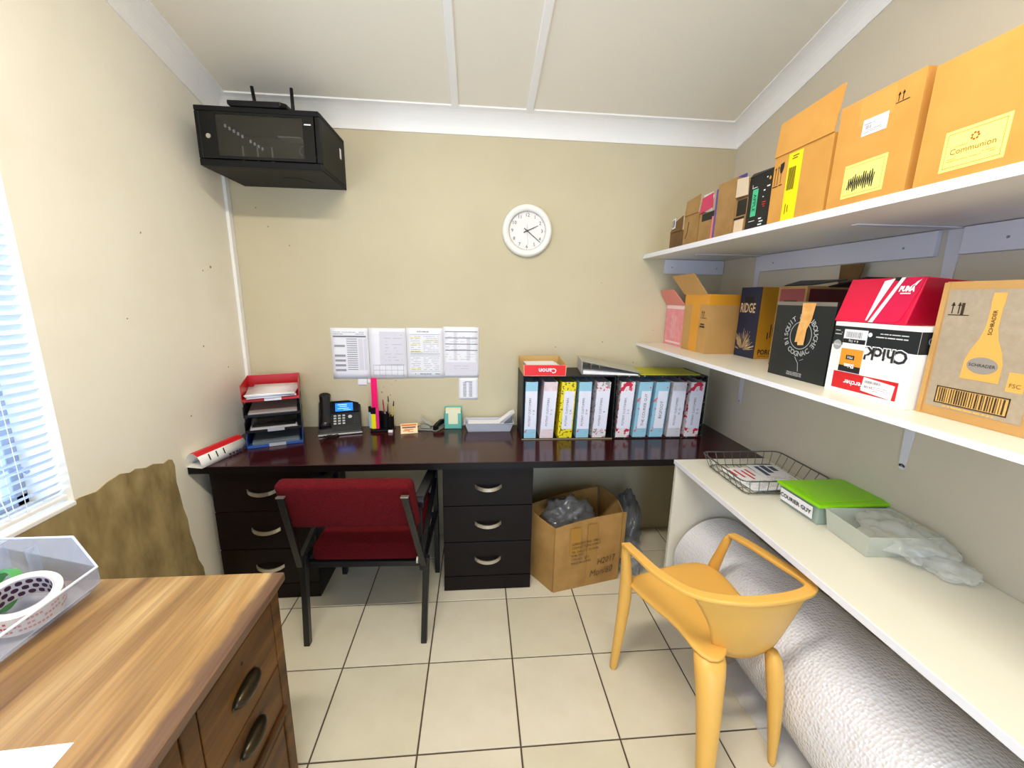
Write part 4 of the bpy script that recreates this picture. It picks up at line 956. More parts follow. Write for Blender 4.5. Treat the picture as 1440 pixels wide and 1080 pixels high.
# ================================================================== ON THE WHITE BENCH
t = thing('wire_basket', 'grey wire tray with letters on the white bench', 'basket', (2.541, -.815, ZD+.0005), math.radians(-1))
m_wire = mat('steel_wire', (110,112,110), .35, metal=.7)
bx, by, tx_, ty_, hh = .160, .145, .190, .160, .068
def rect_pts(x, y, z, r=.03):
    out = []
    for (sx, sy, a0) in ((1,1,0),(-1,1,90),(-1,-1,180),(1,-1,270)):
        for k_ in range(4):
            a = math.radians(a0+k_*30); out.append((sx*(x-r)+r*math.cos(a), sy*(y-r)+r*math.sin(a), z))
    return out
MB().tube(rect_pts(tx_, ty_, hh), .0030, 6, closed=True).build('top_rim', m_wire, t, smooth=True)
MB().tube(rect_pts(bx, by, .008), .0024, 6, closed=True).build('bottom_rim', m_wire, t, smooth=True)
for i in range(9):
    s = i/8*2-1
    for sg in (-1,1):
        MB().tube([(s*tx_*.86, sg*ty_, hh),(s*bx*.9, sg*by, .008),(s*bx*.9, sg*(by-.012), .0015)], .0014, 5).build('wire', m_wire, t)
for i in range(7):
    s = i/6*2-1
    for sg in (-1,1): MB().tube([(sg*tx_, s*ty_*.84, hh),(sg*bx, s*by*.88, .008),(sg*(bx-.012), s*by*.88, .0015)], .0014, 5).build('wire', m_wire, t)
for i in range(6): MB().tube([(-bx+.03+i*.055,-by,.006),(-bx+.03+i*.055,by,.006)], .0013, 5).build('wire', m_wire, t)
for i in range(3): MB().tube([(-bx,-.08+i*.08,.004),(bx,-.08+i*.08,.004)], .0013, 5).build('wire', m_wire, t)
for nm, lab, x, y, r, c, z in (('leaflet','white leaflet with red headings in the wire tray, left of the grey one',2.485,-.83,.04,m_red,.0105),('leaflet','white leaflet with dark blue photographs in the wire tray',2.625,-.80,-.06,mat('slate_print', (60,80,110)),.0105)):
    t = thing(nm, lab, 'leaflet', (x, y, ZD+z), r)
    MB().box(-.068,.068,-.11,.11,0,.004).build('page', m_paper, t, bevel=.0005)
    F = Face(t, (-.068,-.11,.004), (1,0,0), (0,1,0))
    F.marks('print', [(.02,.14-.0*i+.0*i,.03,.20) for i in range(1)]+[(.045,.12,.055,.20),(.075,.10,.085,.19),(.10,.13,.11,.20)] if c is m_red else [(.02,.10,.04,.20),(.05,.13,.075,.21),(.085,.15,.11,.20)], c, .0006)
    F.marks('fine_print', lines(.01,.125,.012,.09,7,.003,11,.7), mat('light_print', (160,158,168)), .0006)
t = thing('lidded_box', 'clear plastic box with a bright green lid on the white bench', 'storage box', (2.630, -1.092, ZD+.0005), math.radians(0))
m_clear = mat('clear_green_plastic', (190,208,196), .15, alpha=.5)
taper_tub(t, .139, .088, .146, .095, .072, m_clear, 'box_body', lip=.002)
MB().box(-.125,.125,-.075,.075,.004,.05).build('contents', mat('grey_green_paper', (176,190,176), .6), t, bevel=.004)
MB().box(-.157,.157,-.104,.104,.069,.083).build('lid', mat('lime_green_plastic', (140,214,0), .3), t, bevel=.007)
MB().box(-.135,.135,-.083,.083,.083,.0855).build('lid_panel', mat('lime_green_plastic', (140,214,0)), t, bevel=.002)
F = Face(t, (-.1465,.085,.012), (0,-1,0), (-.007,0,.072)); F.rect('name_label', .005, .003, .158, .050, m_paper, .0012); F.text('COURIER GUY', .080, .026, .0225, m_ink, .003, bold=.0005)
t = thing('plastic_tub', 'frosted open plastic tub standing in front of the green-lidded box on the bench', 'tub', (2.605, -1.292, ZD+.0005), math.radians(-4))
m_frost = mat('frosted_plastic', (232,236,222), .35, alpha=.42)
taper_tub(t, .105, .078, .115, .088, .075, m_frost, lip=.003)
# crumpled clear bag
def crumple(name, label, loc, rx, ry, rz_, m, seed, parent=None, amp=.3, sub=4, cat='bag', floor=True, freq=3.0, rot=0):
    t = thing(name, label, cat, loc, rot)
    bm = bmesh.new(); bmesh.ops.create_icosphere(bm, subdivisions=sub, radius=1)
    for v in bm.verts:
        p = v.co.copy(); n_ = noise.fractal(p*freq+Vector((seed,seed*2,0)), .9, 2.1, 4)
        rg = 1-2*abs(noise.noise(p*freq*1.7+Vector((0,seed,3))))
        s = 1+amp*n_+amp*.35*rg
        v.co = Vector((p.x*rx*s, p.y*ry*s, p.z*rz_*s))
    if floor:
        for v in bm.verts: v.co.z = max(v.co.z+rz_*.8, .001)
    me = bpy.data.meshes.new(name); bm.to_mesh(me); bm.free(); me.materials.append(m)
    for p in me.polygons: p.use_smooth = True
    o = bpy.data.objects.new('film', me); COL.objects.link(o); o.parent = t
    return t
m_film = mat('clear_film', (250,250,244), .12, alpha=.36, spec=1.0, bump=.9, bump_scale=16)
m_film2 = mat('grey_film', (170,172,176), .14, alpha=.42, spec=1.0, bump=.8, bump_scale=22)
m_film3 = mat('dark_film', (120,122,126), .16, alpha=.55, spec=1.0, bump=.9, bump_scale=25)
crumple('plastic_bag', 'crumpled clear plastic bag spilling out of the frosted tub on the bench', (2.645, -1.325, ZD+.006), .085, .115, .042, m_film, 3.1, amp=.42, freq=1.7)
crumple('plastic_bag', 'flattened clear plastic bag end lying against the right wall on the bench', (2.665, -1.45, ZD+.002), .055, .060, .022, m_film, 5.7, amp=.3, freq=1.6)

# ================================================================== UNDER THE DESK
t = thing('cardboard_box', 'large open cardboard carton with handwriting on the floor under the desk', 'box', (1.685, -.567, .0005), math.radians(13))
Lx, Ly, Hb = .385, .30, .37
m_cb = mat('old_cardboard', (180,138,78), .8, rgb2=(158,116,60), noise_scale=5, bump=.15, bump_scale=50)
rows = 5
def wall_panel(P, U, L_, nrm, bow, name, hs=(0,0)):
    b = MB(); n = 10; P = Vector(P); U = Vector(U); N_ = Vector(nrm); V = {}
    for s_ in (0,1):
        for i in range(n+1):
            for j in range(rows+1):
                u = i/n; v = j/rows; h = Hb+hs[0]+(hs[1]-hs[0])*u
                off = bow*math.sin(PI*u)*v*v
                V[s_,i,j] = P+U*(L_*u)+N_*(off+(.004*s_))+Vector((0,0,h*v))
    for i in range(n):
        for j in range(rows):
            b.face([V[0,i,j],V[0,i+1,j],V[0,i+1,j+1],V[0,i,j+1]]); b.face([V[1,i,j],V[1,i,j+1],V[1,i+1,j+1],V[1,i+1,j]])
        b.face([V[0,i,rows],V[0,i+1,rows],V[1,i+1,rows],V[1,i,rows]])
    return b.build(name, m_cb, t)
fp_ = wall_panel((0,0,0), (1,0,0), Lx, (0,-1,0), -.012, 'front_panel', (.0,.03))
wall_panel((0,0,0), (-.33,.944,0), .26, (-1,0,0), .01, 'side_panel', (0,.03))
wall_panel((Lx,0,0), (0.12,.99,0), Ly, (1,0,0), .03, 'side_panel', (.03,.035))
wall_panel((-.085,.245,0), (.99,.11,0), .50, (0,1,0), .02, 'rear_panel', (.0,.03))
MB().face([(0,0,.003),(Lx,0,.003),(Lx+.035,Ly,.003),(-.085,.245,.003)]).build('bottom_panel', m_cb, t, thick=.003)
MB().box(Lx+.004,Lx+.030,.004,.012,.12,Hb+.02).build('flap', m_cb, t)
F = Face(t, (0,-.0042,0), (1,0,0), (0,0,1))
F.rect('tape_strip', .085, .20, .145, .352, m_tape_d, .0012); F.rect('tape_strip', .185, .02, .245, .36, mat('clear_tape', (172,130,70), .2), .0012)
mi = mat('stamp_ink', (92,70,44), .7)
for i, (tx, z) in enumerate((('CARGONA MNS  ZERO', .262), ('CONNECTIONS SUPPLY', .240), ('TEL CHOICE  TO KUN', .215), ('G.W.  NO:', .195), ('CTN NO:  QTY', .172), ('MADE IN CHINA', .150))):
    F.text(tx, .095, z, .019, mi, .0030, align='LEFT', sx=.82, rot=.03)
F.text('H2017', .245, .13, .05, mi, .003, sx=.8, rot=.12, shear=.3, align='LEFT'); F.text('Mon/60', .205, .065, .055, mi, .003, sx=.8, rot=.10, shear=.3, align='LEFT')
crumple('plastic_bag', 'crumpled dark plastic wrapping heaped inside the large open carton', (1.80, -.38, .20), .13, .10, .12, m_film3, 1.3, amp=.35)
crumple('plastic_bag', 'low crumpled clear plastic bag on the floor right of the large open carton', (2.145, -.37, 0), .075, .12, .085, m_film2, 2.2, amp=.35)
crumple('plastic_bag', 'tall clear plastic bag leaning on the bench end panel under the desk', (2.185, -.22, 0), .080, .10, .20, m_film3, 8.4, amp=.30, freq=1.8)

# bubble wrap roll
m_bub = bpy.data.materials.new('bubble_wrap'); m_bub.use_nodes = True; nt = m_bub.node_tree; b_ = nt.nodes['Principled BSDF']
b_.inputs['Base Color'].default_value = (*lin((238,238,246)),1); b_.inputs['Roughness'].default_value = .22; b_.inputs['Specular IOR Level'].default_value = .8; b_.inputs['Coat Weight'].default_value = .8; b_.inputs['Coat Roughness'].default_value = .06
tc = nt.nodes.new('ShaderNodeTexCoord'); vo = nt.nodes.new('ShaderNodeTexVoronoi'); vo.inputs['Scale'].default_value = 95; vo.inputs['Randomness'].default_value = .6
n3 = nt.nodes.new('ShaderNodeTexNoise'); n3.inputs['Scale'].default_value = 9; n3.inputs['Detail'].default_value = 5
ad = nt.nodes.new('ShaderNodeMath'); ad.operation = 'MULTIPLY_ADD'; ad.inputs[1].default_value = 2.2
bp = nt.nodes.new('ShaderNodeBump'); bp.inputs['Strength'].default_value = .8; bp.inputs['Distance'].default_value = .004
nt.links.new(tc.outputs['Object'], vo.inputs['Vector']); nt.links.new(tc.outputs['Object'], n3.inputs['Vector'])
nt.links.new(n3.outputs['Fac'], ad.inputs[0]); nt.links.new(vo.outputs['Distance'], ad.inputs[2]); nt.links.new(ad.outputs[0], bp.inputs['Height']); nt.links.new(bp.outputs[0], b_.inputs['Normal'])
nt.links.new(bp.outputs[0], b_.inputs['Coat Normal'])
t = thing('bubble_wrap_roll', 'big roll of bubble wrap lying on the floor under the white bench', 'roll', (2.509, -1.4, .0))
b = MB(); n = 72; rs = []
for i in range(41):
    y = .775-i*(2.1/40); R0 = .217+.006*min(1, i/20)+.001*math.sin(i*1.3)
    rs.append([((R0+.003*noise.noise(Vector((math.cos(a)*2,math.sin(a)*2,i*.3))))*math.cos(a), y, R0+.002+(R0+.003*noise.noise(Vector((math.cos(a)*2,math.sin(a)*2,i*.3))))*math.sin(a)) for a in [2*PI*j/n for j in range(n)]])
b.rings(rs, cap=False)
b.build('wrap', m_bub, t, smooth=True)
b = MB()
for k_ in range(7): b.ringflat((0,.772-.004*(k_%2),.219), .05+.023*k_, .05+.023*(k_+1)-.003, (1,0,0), (0,0,1), 40)
b.build('rolled_end', m_bub, t)
b = MB(); V = {}
for i in range(44):
    for j in range(5):
        y = .35-i*.04; V[i,j] = (-.215+.030*j+.016*noise.noise(Vector((i*.7,j*1.3,0))), y, max(.002, .004+.030*abs(noise.noise(Vector((i*.9,j*.9,4))))+.014*(j-1)))
for i in range(43):
    for j in range(4): b.face([V[i,j],V[i+1,j],V[i+1,j+1],V[i,j+1]])
b.build('loose_end', mat('bubble_film', (232,234,240), .12, alpha=.4, spec=1.0, bump=1, bump_scale=60), t, smooth=True)

# ================================================================== RED OFFICE CHAIR
t = thing('office_armchair', 'dark red fabric armchair with black steel frame pushed under the desk', 'chair', (.813, -.60, 0), math.radians(-2))
m_rf = mat('red_fabric', (98,10,18), .95, spec=.2, rgb2=(74,7,13), noise_scale=180, bump=.5, bump_scale=400)
m_fr = mat('frame_steel', (20,20,22), .35)
bx0, bx1 = -.248, .250
def cushion(name, c8, bev):
    return MB().hexa(c8).build(name, m_rf, t, bevel=bev, seg=5, smooth=True)
# backrest: leaning towards the room
cushion('backrest', [(bx0+.02,-.325,.620),(bx1+.016,-.325,.620),(bx1+.016,-.255,.610),(bx0+.02,-.255,.610),(bx0+.002,-.385,.828),(bx1+.002,-.385,.828),(bx1+.002,-.320,.835),(bx0+.002,-.320,.835)], .022)
cushion('seat', [(-.215,-.20,.385),(.232,-.20,.385),(.232,.25,.405),(-.215,.25,.405),(-.215,-.20,.462),(.232,-.20,.462),(.232,.25,.487),(-.215,.25,.487)], .024)
def bar(pts, w, d, nm):
    b = MB(); rs = []
    for p in pts: rs.append([(p[0]-w,p[1]-d,p[2]),(p[0]+w,p[1]-d,p[2]),(p[0]+w,p[1]+d,p[2]),(p[0]-w,p[1]+d,p[2])])
    return b.rings(rs).build(nm, m_fr, t, bevel=.002)
for s, xx in ((-1,-.252),(1,.252)):
    bar([(xx,-.225,0),(xx+.022,-.232,.43)], .0125, .014, 'leg')
    bar([(xx,.245,0),(xx,.225,.63)], .0125, .014, 'leg')
    bar([(xx,-.235,.42),(xx,-.22,.67)], .008, .010, 'arm_post')
    tx = -.205 if s < 0 else .232
    bar([(xx+.012,-.246,.40),(tx,-.402,.790)], .012, .007, 'back_support')
    b = MB().box(tx-.014,tx+.014,-.411,-.394,.7905,.795).build('end_cap', m_chrome, t)
    b = MB(); b.rings([[(xx-.022,y,z-.014),(xx+.022,y,z-.014),(xx+.022,y,z+.014),(xx-.022,y,z+.014)] for y, z in ((-.25,.675),(-.23,.690),(-.05,.672),(.16,.648),(.24,.636),(.255,.615))]).build('armrest', m_blackp, t, bevel=.006)
    b = MB(); b.rings([[(xx-.010,y,z-.012),(xx+.010,y,z-.012),(xx+.010,y,z+.012),(xx-.010,y,z+.012)] for y, z in ((-.225,.41),(.25,.58))]).build('side_brace', m_fr, t, bevel=.002)
    MB().cyl((xx-.016*s-.004, -.225, .41), .015, .008*s, 14, 'x').build('bolt', m_chrome, t)
    b = MB(); b.rings([[(xx-.010,y,z-.012),(xx+.010,y,z-.012),(xx+.010,y,z+.012),(xx-.010,y,z+.012)] for y, z in ((-.225,.37),(.255,.375))]).build('seat_rail', m_fr, t, bevel=.002)
MB().box(-.252,.252,-.20,-.17,.36,.384).build('cross_bar', m_fr, t, bevel=.002); MB().box(-.252,.252,.18,.21,.36,.384).build('cross_bar', m_fr, t, bevel=.002)

# ================================================================== YELLOW PLASTIC ARMCHAIR
t = thing('plastic_armchair', 'mustard yellow moulded plastic armchair beside the white bench', 'chair', (2.09, -1.21, 0))
m_yp = mat('mustard_plastic', (232,178,86), .42, bump=.1, bump_scale=300)
O = Vector((2.09, -1.21, 0))
def loc(*p): return Vector(p)-O
def bez(P, n):   # catmull-rom through points
    P = [Vector(p) for p in P]; out = []
    for i in range(len(P)-1):
        p0 = P[max(i-1,0)]; p1 = P[i]; p2 = P[i+1]; p3 = P[min(i+2,len(P)-1)]
        for k_ in range(n):
            s = k_/n; out.append(.5*((2*p1)+(-p0+p2)*s+(2*p0-5*p1+4*p2-p3)*s*s+(-p0+3*p1-3*p2+p3)*s**3))
    out.append(P[-1]); return out
# seat shell
bnd = [(1.862,-1.045),(1.95,-1.022),(2.06,-.985),(2.17,-.965),(2.235,-.975),(2.262,-1.03),(2.262,-1.13),(2.258,-1.24),(2.25,-1.31),(2.225,-1.335),(2.16,-1.335),(2.095,-1.335),(2.070,-1.385),(2.035,-1.430),(1.985,-1.435),(1.955,-1.385),(1.955,-1.30),(1.915,-1.22),(1.885,-1.15),(1.862,-1.09)]
ct = Vector((2.08,-1.20,.438)); b = MB(); rs = []
for f, dz in ((1.0,-.022),(1.0,0),(.93,.004),(.7,-.002),(.4,-.007),(.1,-.009)):
    rs.append([loc(ct.x+(x-ct.x)*f, ct.y+(y-ct.y)*f, .450+dz) for x, y in bnd])
b.rings(rs, cap=True); b.build('seat', m_yp, t, smooth=True, bevel=0, sub=1)
# rim: arms and top of the back in one band
rim = bez([(1.838,-1.085,.622),(1.846,-1.18,.640),(1.868,-1.30,.655),(1.925,-1.405,.668),(2.04,-1.452,.676),(2.17,-1.452,.680),(2.262,-1.428,.680),(2.288,-1.385,.678),(2.283,-1.28,.664),(2.276,-1.16,.646),(2.268,-1.055,.626)], 5)
b = MB(); rs = []
for i, p in enumerate(rim):
    d = (rim[min(i+1,len(rim)-1)]-rim[max(i-1,0)]).normalized(); n_ = Vector((d.y,-d.x,0)).normalized()
    w = .017; h = .007
    p = p-O; rs.append([p+n_*w-Vector((0,0,h)), p+n_*w+Vector((0,0,h)), p-n_*w+Vector((0,0,h*.9)), p-n_*w-Vector((0,0,h))])
b.rings(rs); b.build('arm_rim', m_yp, t, bevel=.004, smooth=False)
# back panel
top = bez([(1.915,-1.400,.668),(2.04,-1.455,.674),(2.17,-1.455,.678),(2.275,-1.42,.678)], 5)
bot = bez([(2.045,-1.350,.405),(2.10,-1.372,.402),(2.16,-1.375,.402),(2.235,-1.360,.408)], 5)
b = MB(); n_ = len(top); V = {}
for i in range(n_):
    for j in range(9):
        s = j/8; e = s*s*(3-2*s)*.5+s*.5
        p = bot[i].lerp(top[i], s); w_ = abs(i/(n_-1)*2-1)
        c = (bot[n_//2].lerp(top[n_//2], s)); bow = -.012*math.sin(PI*s)
        f = 1-.10*math.sin(PI*s)*w_
        V[i,j] = Vector((c.x+(p.x-c.x)*f, p.y+bow, p.z))-O
for i in range(n_-1):
    for j in range(8): b.face([V[i,j],V[i+1,j],V[i+1,j+1],V[i,j+1]])
b.build('backrest', m_yp, t, smooth=True, thick=.006)
def leg(path, sizes, nm='leg', ang=0):
    """path of points; sizes (half-width u, half-depth v)"""
    b = MB(); rs = []
    path = [path[0], tuple(Vector(path[0])+Vector((0,0,.004)))]+list(path[1:]); sizes = [sizes[0], sizes[0]]+list(sizes[1:])
    for p, (a, c) in zip(path, sizes):
        U = Vector((math.cos(ang), math.sin(ang), 0)); Vv = Vector((-math.sin(ang), math.cos(ang), 0)); p = Vector(p)-O
        k_ = .55; rs.append([p+U*x*a+Vv*y*c for x, y in ((-1,-k_),(-k_,-1),(0,-1.25),(k_,-1),(1,-k_),(1,k_),(k_,1),(-k_,1),(-1,k_))])
    return b.rings(rs).build(nm, m_yp, t, smooth=True, sub=1)
leg([(1.857,-1.02,0),(1.862,-1.035,.15),(1.866,-1.05,.30),(1.866,-1.062,.42),(1.852,-1.075,.52),(1.838,-1.085,.627)], [(.015,.012),(.019,.016),(.023,.020),(.026,.024),(.018,.022),(.017,.019)], ang=-.2)
leg([(1.983,-1.485,0),(1.988,-1.47,.12),(1.992,-1.45,.26),(1.998,-1.425,.36),(2.008,-1.395,.425),(2.015,-1.37,.446)], [(.022,.019),(.029,.023),(.036,.029),(.042,.034),(.052,.040),(.046,.034)], ang=.25)
leg([(2.27,-1.405,0),(2.262,-1.402,.12),(2.25,-1.395,.26),(2.238,-1.385,.37),(2.228,-1.37,.43)], [(.011,.013),(.018,.018),(.024,.022),(.028,.026),(.022,.022)], ang=-.4)
leg([(2.262,-.935,0),(2.262,-.95,.15),(2.258,-.97,.30),(2.255,-.985,.42),(2.262,-1.015,.52),(2.268,-1.05,.63)], [(.012,.013),(.016,.016),(.020,.020),(.024,.024),(.014,.016),(.015,.016)], ang=.2)

# ================================================================== OLD WOODEN DESK (front left)
m_old = bpy.data.materials.new('old_hardwood'); m_old.use_nodes = True; nt = m_old.node_tree; b_ = nt.nodes['Principled BSDF']; b_.inputs['Roughness'].default_value = .42
def wood(nt, b_, axis, cols, edge=False):
    tc = nt.nodes.new('ShaderNodeTexCoord'); mp = nt.nodes.new('ShaderNodeMapping'); sc = [14,14,14]; sc[axis] = 1.1; mp.inputs['Scale'].default_value = sc
    n1 = nt.nodes.new('ShaderNodeTexNoise'); n1.inputs['Scale'].default_value = 1.0; n1.inputs['Detail'].default_value = 6; n1.inputs['Distortion'].default_value = .6
    rp = nt.nodes.new('ShaderNodeValToRGB'); el = rp.color_ramp.elements; el[0].position = .28; el[0].color = (*lin(cols[0]),1); el[1].position = .72; el[1].color = (*lin(cols[2]),1)
    e = el.new(.5); e.color = (*lin(cols[1]),1)
    mp2 = nt.nodes.new('ShaderNodeMapping'); s2 = [130,130,130]; s2[axis] = 4; mp2.inputs['Scale'].default_value = s2
    n2 = nt.nodes.new('ShaderNodeTexNoise'); n2.inputs['Scale'].default_value = 1; n2.inputs['Detail'].default_value = 3
    mr = nt.nodes.new('ShaderNodeMapRange'); mr.inputs[1].default_value = .3; mr.inputs[2].default_value = .7; mr.inputs[3].default_value = .78; mr.inputs[4].default_value = 1.12
    mu = nt.nodes.new('ShaderNodeMixRGB'); mu.blend_type = 'MULTIPLY'; mu.inputs[0].default_value = 1
    L_ = nt.links.new
    L_(tc.outputs['Object'], mp.inputs[0]); L_(tc.outputs['Object'], mp2.inputs[0]); L_(mp.outputs[0], n1.inputs['Vector']); L_(mp2.outputs[0], n2.inputs['Vector'])
    L_(n1.outputs['Fac'], rp.inputs[0]); L_(n2.outputs['Fac'], mr.inputs[0]); L_(rp.outputs[0], mu.inputs[1]); L_(mr.outputs[0], mu.inputs[2])
    out = mu.outputs[0]
    if edge:    # worn dark band left along the front edge
        sx = nt.nodes.new('ShaderNodeSeparateXYZ'); L_(tc.outputs['Object'], sx.inputs[0])
        n4 = nt.nodes.new('ShaderNodeTexNoise'); n4.inputs['Scale'].default_value = 14; n4.inputs['Detail'].default_value = 5; L_(tc.outputs['Object'], n4.inputs['Vector'])
        ma = nt.nodes.new('ShaderNodeMath'); ma.operation = 'MULTIPLY_ADD'; ma.inputs[1].default_value = .035; L_(n4.outputs['Fac'], ma.inputs[0]); L_(sx.outputs[0], ma.inputs[2])
        m1 = nt.nodes.new('ShaderNodeMapRange'); m1.inputs[1].default_value = .738; m1.inputs[2].default_value = .752; m1.inputs[4].default_value = .72; L_(ma.outputs[0], m1.inputs[0])
        mx = nt.nodes.new('ShaderNodeMixRGB'); mx.inputs[2].default_value = (*lin((82,56,52)),1); L_(m1.outputs[0], mx.inputs[0]); L_(out, mx.inputs[1]); out = mx.outputs[0]
    L_(out, b_.inputs['Base Color'])
wood(nt, b_, 1, ((112,78,48),(166,128,78),(204,170,118)), True)
m_old2 = bpy.data.materials.new('old_hardwood_front'); m_old2.use_nodes = True; nt = m_old2.node_tree; b2_ = nt.nodes['Principled BSDF']; b2_.inputs['Roughness'].default_value = .5; b2_.inputs['Specular IOR Level'].default_value = .25
wood(nt, b2_, 1, ((58,34,12),(96,60,22),(128,86,34)))
m_pull = mat('aged_bronze', (64,54,38), .35, metal=.8)
t = thing('wooden_desk', 'old worn brown wooden desk in the left foreground with cup pulls', 'desk', (0, -1.35, 0))
DE = -1.25   # near end, local
MB().box(.012, .762, DE, 0, .728, .752).build('desk_top', m_old, t, bevel=.004)
MB().box(.02, .748, DE+.005, -.010, .706, .7275).build('top_moulding', m_old2, t, bevel=.003)
MB().box(.02, .74, -.035, -.012, .0, .7055).build('end_panel', m_old2, t)
MB().box(.700, .742, -.045, -.008, 0, .7055).build('leg', m_old2, t, bevel=.003)
MB().box(.700, .742, -.385, -.345, 0, .7055).build('leg', m_old2, t, bevel=.003)
MB().box(.02, .74, -.372, -.358, .0, .7055).build('partition', m_old2, t)
MB().box(.700,.740,-.345,-.045,.30,.335).build('rail', m_old2, t, bevel=.004)
MB().box(.725,.752,-.35,-.04,.335,.352).build('rail_moulding', m_old2, t, bevel=.006)
def cup_pull(par, x, y, z):
    b = MB(); n = 14; rs = []
    for j in range(n+1):
        s = j/n*2-1; hgt = .021*math.sqrt(max(0,1-s*s*.98)); dep = .024*math.sqrt(max(0,1-s*s*.98))
        rs.append([(x, y+s*.052, z+hgt), (x+dep*.7, y+s*.052, z+hgt*.75), (x+dep, y+s*.052, z), (x+dep*.8, y+s*.052, z-hgt*.7)])
    b.rings(rs, close=False, cap=False); b.build('cup_pull', m_pull, par, smooth=True, thick=.002)
    MB().face([(x+.0005, y+.056*math.cos(a), z+.026*math.sin(a)) for a in [2*PI*i/20 for i in range(20)]]).build('pull_backplate', m_pull, par, thick=.001)
for z0, z1, zp in ((.500,.698,.585),(.358,.495,.440),):
    d = MB().box(.715,.742,-.340,-.050,z0,z1).build('drawer', m_old2, t, bevel=.003)
    cup_pull(d, .7425, -.195, zp)
d = MB().box(.715,.738,-.340,-.050,.085,.295).build('drawer', m_old2, t, bevel=.003); cup_pull(d, .7385, -.195, .235)
MB().cyl((.7425,-.195,.655), .004, .001, 12, 'x').build('keyhole', m_ink, t)
MB().box(.700,.740,-.345,-.045,.045,.080).build('rail', m_old2, t, bevel=.003)
MB().box(.70,.738,DE+.01,-.39,.625,.7055).build('kneehole_rail', m_old2, t, bevel=.003)
MB().box(.700,.742,DE+.01,DE+.05,0,.7055).build('leg', m_old2, t, bevel=.003); MB().box(.02,.74,DE+.02,DE+.035,0,.7055).build('end_panel', m_old2, t)
MB().box(.02,.035,DE+.03,-.036,.1,.7055).build('back_panel', m_old2, t)

# pick bin on the old desk
t = thing('storage_bin', 'translucent white open-fronted storage bin on the old wooden desk', 'bin', (.18, -1.62, .7525))
m_bin = mat('bin_plastic', (204,216,238), .2, alpha=.26)
ox, oy = .18, -1.62
def bl_(x, y, z): return (x-ox, y-oy, z)
yn, yf = -1.92, -1.375
def bp_(name, pts, th=.0028): return MB().face([bl_(*p) for p in pts]).build(name, m_bin, t, thick=th)
bp_('floor_panel', [(.055,yn+.02,.003),(.318,yn+.02,.003),(.318,yf-.035,.003),(.055,yf-.035,.003)])
bp_('far_wall', [(.055,yf-.035,.004),(.318,yf-.035,.004),(.352,yf-.040,.038),(.360,yf-.048,.086),(.268,yf+.005,.137),(.020,yf+.005,.137)])
bp_('near_wall', [(.055,yn+.02,.004),(.318,yn+.02,.004),(.352,yn+.02,.038),(.360,yn+.01,.086),(.262,yn,.137),(.020,yn,.137)])
bp_('rear_wall', [(.055,yn+.02,.004),(.055,yf-.035,.004),(.020,yf+.005,.137),(.020,yn,.137)])
MB().face([bl_(.318,yn+.02,.004),bl_(.318,yf-.035,.004),bl_(.352,yf-.040,.038),bl_(.352,yn+.02,.038)]).face([bl_(.352,yn+.02,.038),bl_(.352,yf-.040,.038),bl_(.360,yf-.048,.086),bl_(.360,yn+.01,.086)]).build('front_lip', m_bin, t, thick=.0028)
MB().tube([bl_(.360,yn+.01,.086),bl_(.360,yf-.048,.086),bl_(.268,yf+.005,.137),bl_(.020,yf+.005,.137),bl_(.020,yn,.137),bl_(.262,yn,.137),bl_(.360,yn+.01,.086)], .0032, 6).build('rim_bead', mat('bin_rim', (226,232,246), .25), t)
for xx in (.19, .12): MB().box(xx-ox-.002, xx-ox+.002, yf-oy-.03, yf-oy-.004, .03, .125).build('rib', m_bin, t)
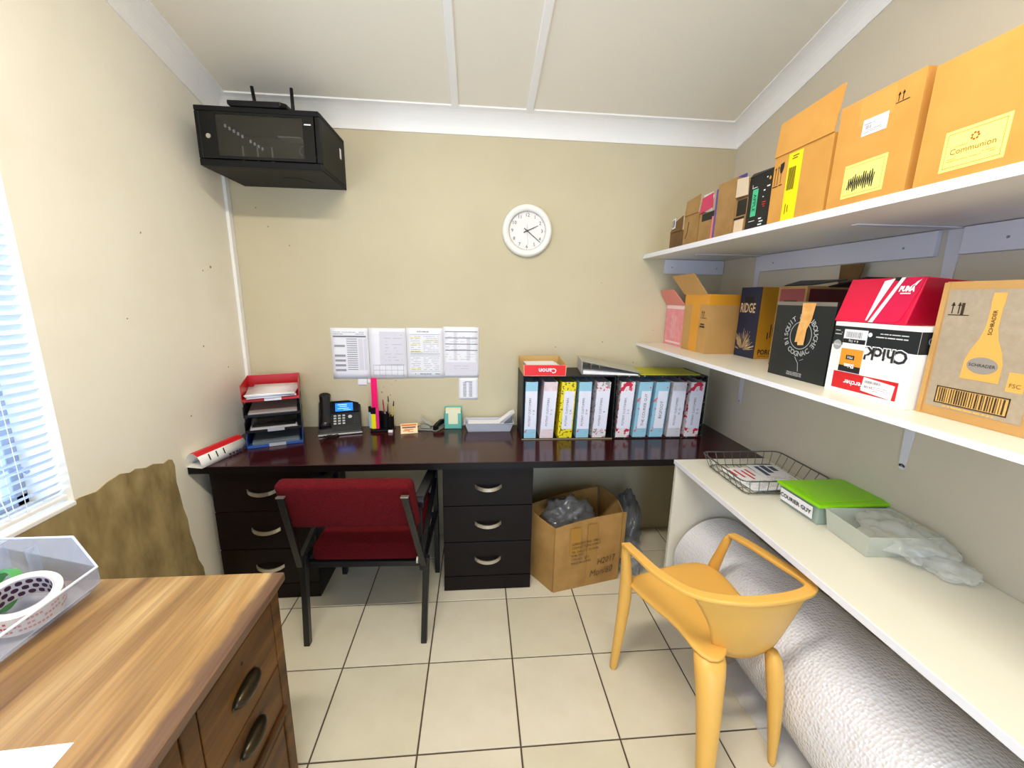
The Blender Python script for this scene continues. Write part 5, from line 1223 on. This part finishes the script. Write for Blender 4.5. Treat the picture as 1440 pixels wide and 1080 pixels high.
# tape rolls in the bin
t = thing('tape_roll', 'wide roll of white packing tape with purple dotted core lying in the storage bin', 'tape', (.272, -1.505, .790))
t.rotation_euler = (math.radians(12), math.radians(12), 0)
m_core = bpy.data.materials.new('dotted_core'); m_core.use_nodes = True; nt = m_core.node_tree; bb = nt.nodes['Principled BSDF']
bb.inputs['Base Color'].default_value = (*lin((206,200,206)),1)
m_tp = mat('white_tape', (236,226,214), .4); n = 48
Ta = [2*PI*j/n for j in range(n)]; R1, R0_, h = .064, .050, .052
b = MB(); b.rings([[(r*math.cos(a), r*math.sin(a), z) for a in Ta] for r, z in ((R0_,0),(R1,0),(R1,h),(R0_,h))], cap=False); b.build('tape_winding', m_tp, t)
b = MB(); b.rings([[(r*math.cos(a), r*math.sin(a), z) for a in Ta] for r, z in ((R0_-.0005,0),(R0_-.0005,h),(R0_-.003,h),(R0_-.003,0),(R0_-.0005,0))], cap=False); b.build('core', m_core, t)
m_dot = mat('purple_dot', (64,30,60), .6); b = MB()
for k_ in range(3):
    for j in range(18):
        a = 2*PI*(j+.5*(k_ % 2))/18; c = Vector(((R0_-.0034)*math.cos(a), (R0_-.0034)*math.sin(a), .010+k_*.016))
        b.disc(c, .0065, (-math.sin(a), math.cos(a), 0), (0,0,1), 10)
b.build('core_dots', m_dot, t)
b = MB(); R_ = random.Random(6)
for k_ in range(3):
    for j in range(60):
        if R_.random() < .75:
            a0, a1 = 2*PI*j/60, 2*PI*(j+.7)/60; z = .010+k_*.013
            b.face([((R1+.0004)*math.cos(a0),(R1+.0004)*math.sin(a0),z),((R1+.0004)*math.cos(a1),(R1+.0004)*math.sin(a1),z),((R1+.0004)*math.cos(a1),(R1+.0004)*math.sin(a1),z+.006),((R1+.0004)*math.cos(a0),(R1+.0004)*math.sin(a0),z+.006)])
b.build('red_print', mat('faded_red_print', (206,90,90), .6), t)
t = thing('tape_roll', 'narrow green roll of tape leaning behind the white one in the storage bin', 'tape', (.178, -1.455, .806))
t.rotation_euler = (math.radians(62), 0, math.radians(-25))
b = MB(); b.rings([[(r*math.cos(a), r*math.sin(a), z) for a in Ta] for r, z in ((.040,-.009),(.048,-.009),(.048,.009),(.040,.009),(.040,-.009))], cap=False); b.build('tape_winding', mat('green_tape', (90,170,90), .35), t)

# sheet of paper on the old desk
t = thing('paper_sheet', 'white printed sheet lying on the old wooden desk', 'paper', (.50, -1.90, .7525), math.radians(3))
MB().box(-.17,.115,-.105,.113,0,.0006).build('page', m_paper, t)
F = Face(t, (-.17,-.105,.0006), (1,0,0), (0,1,0))
F.marks('print', [(.05+.02*i,.12+.008*(i%3),.058+.02*i,.17+.006*(i%2)) for i in range(9)], mat('lilac_print', (186,184,214)), .0005)
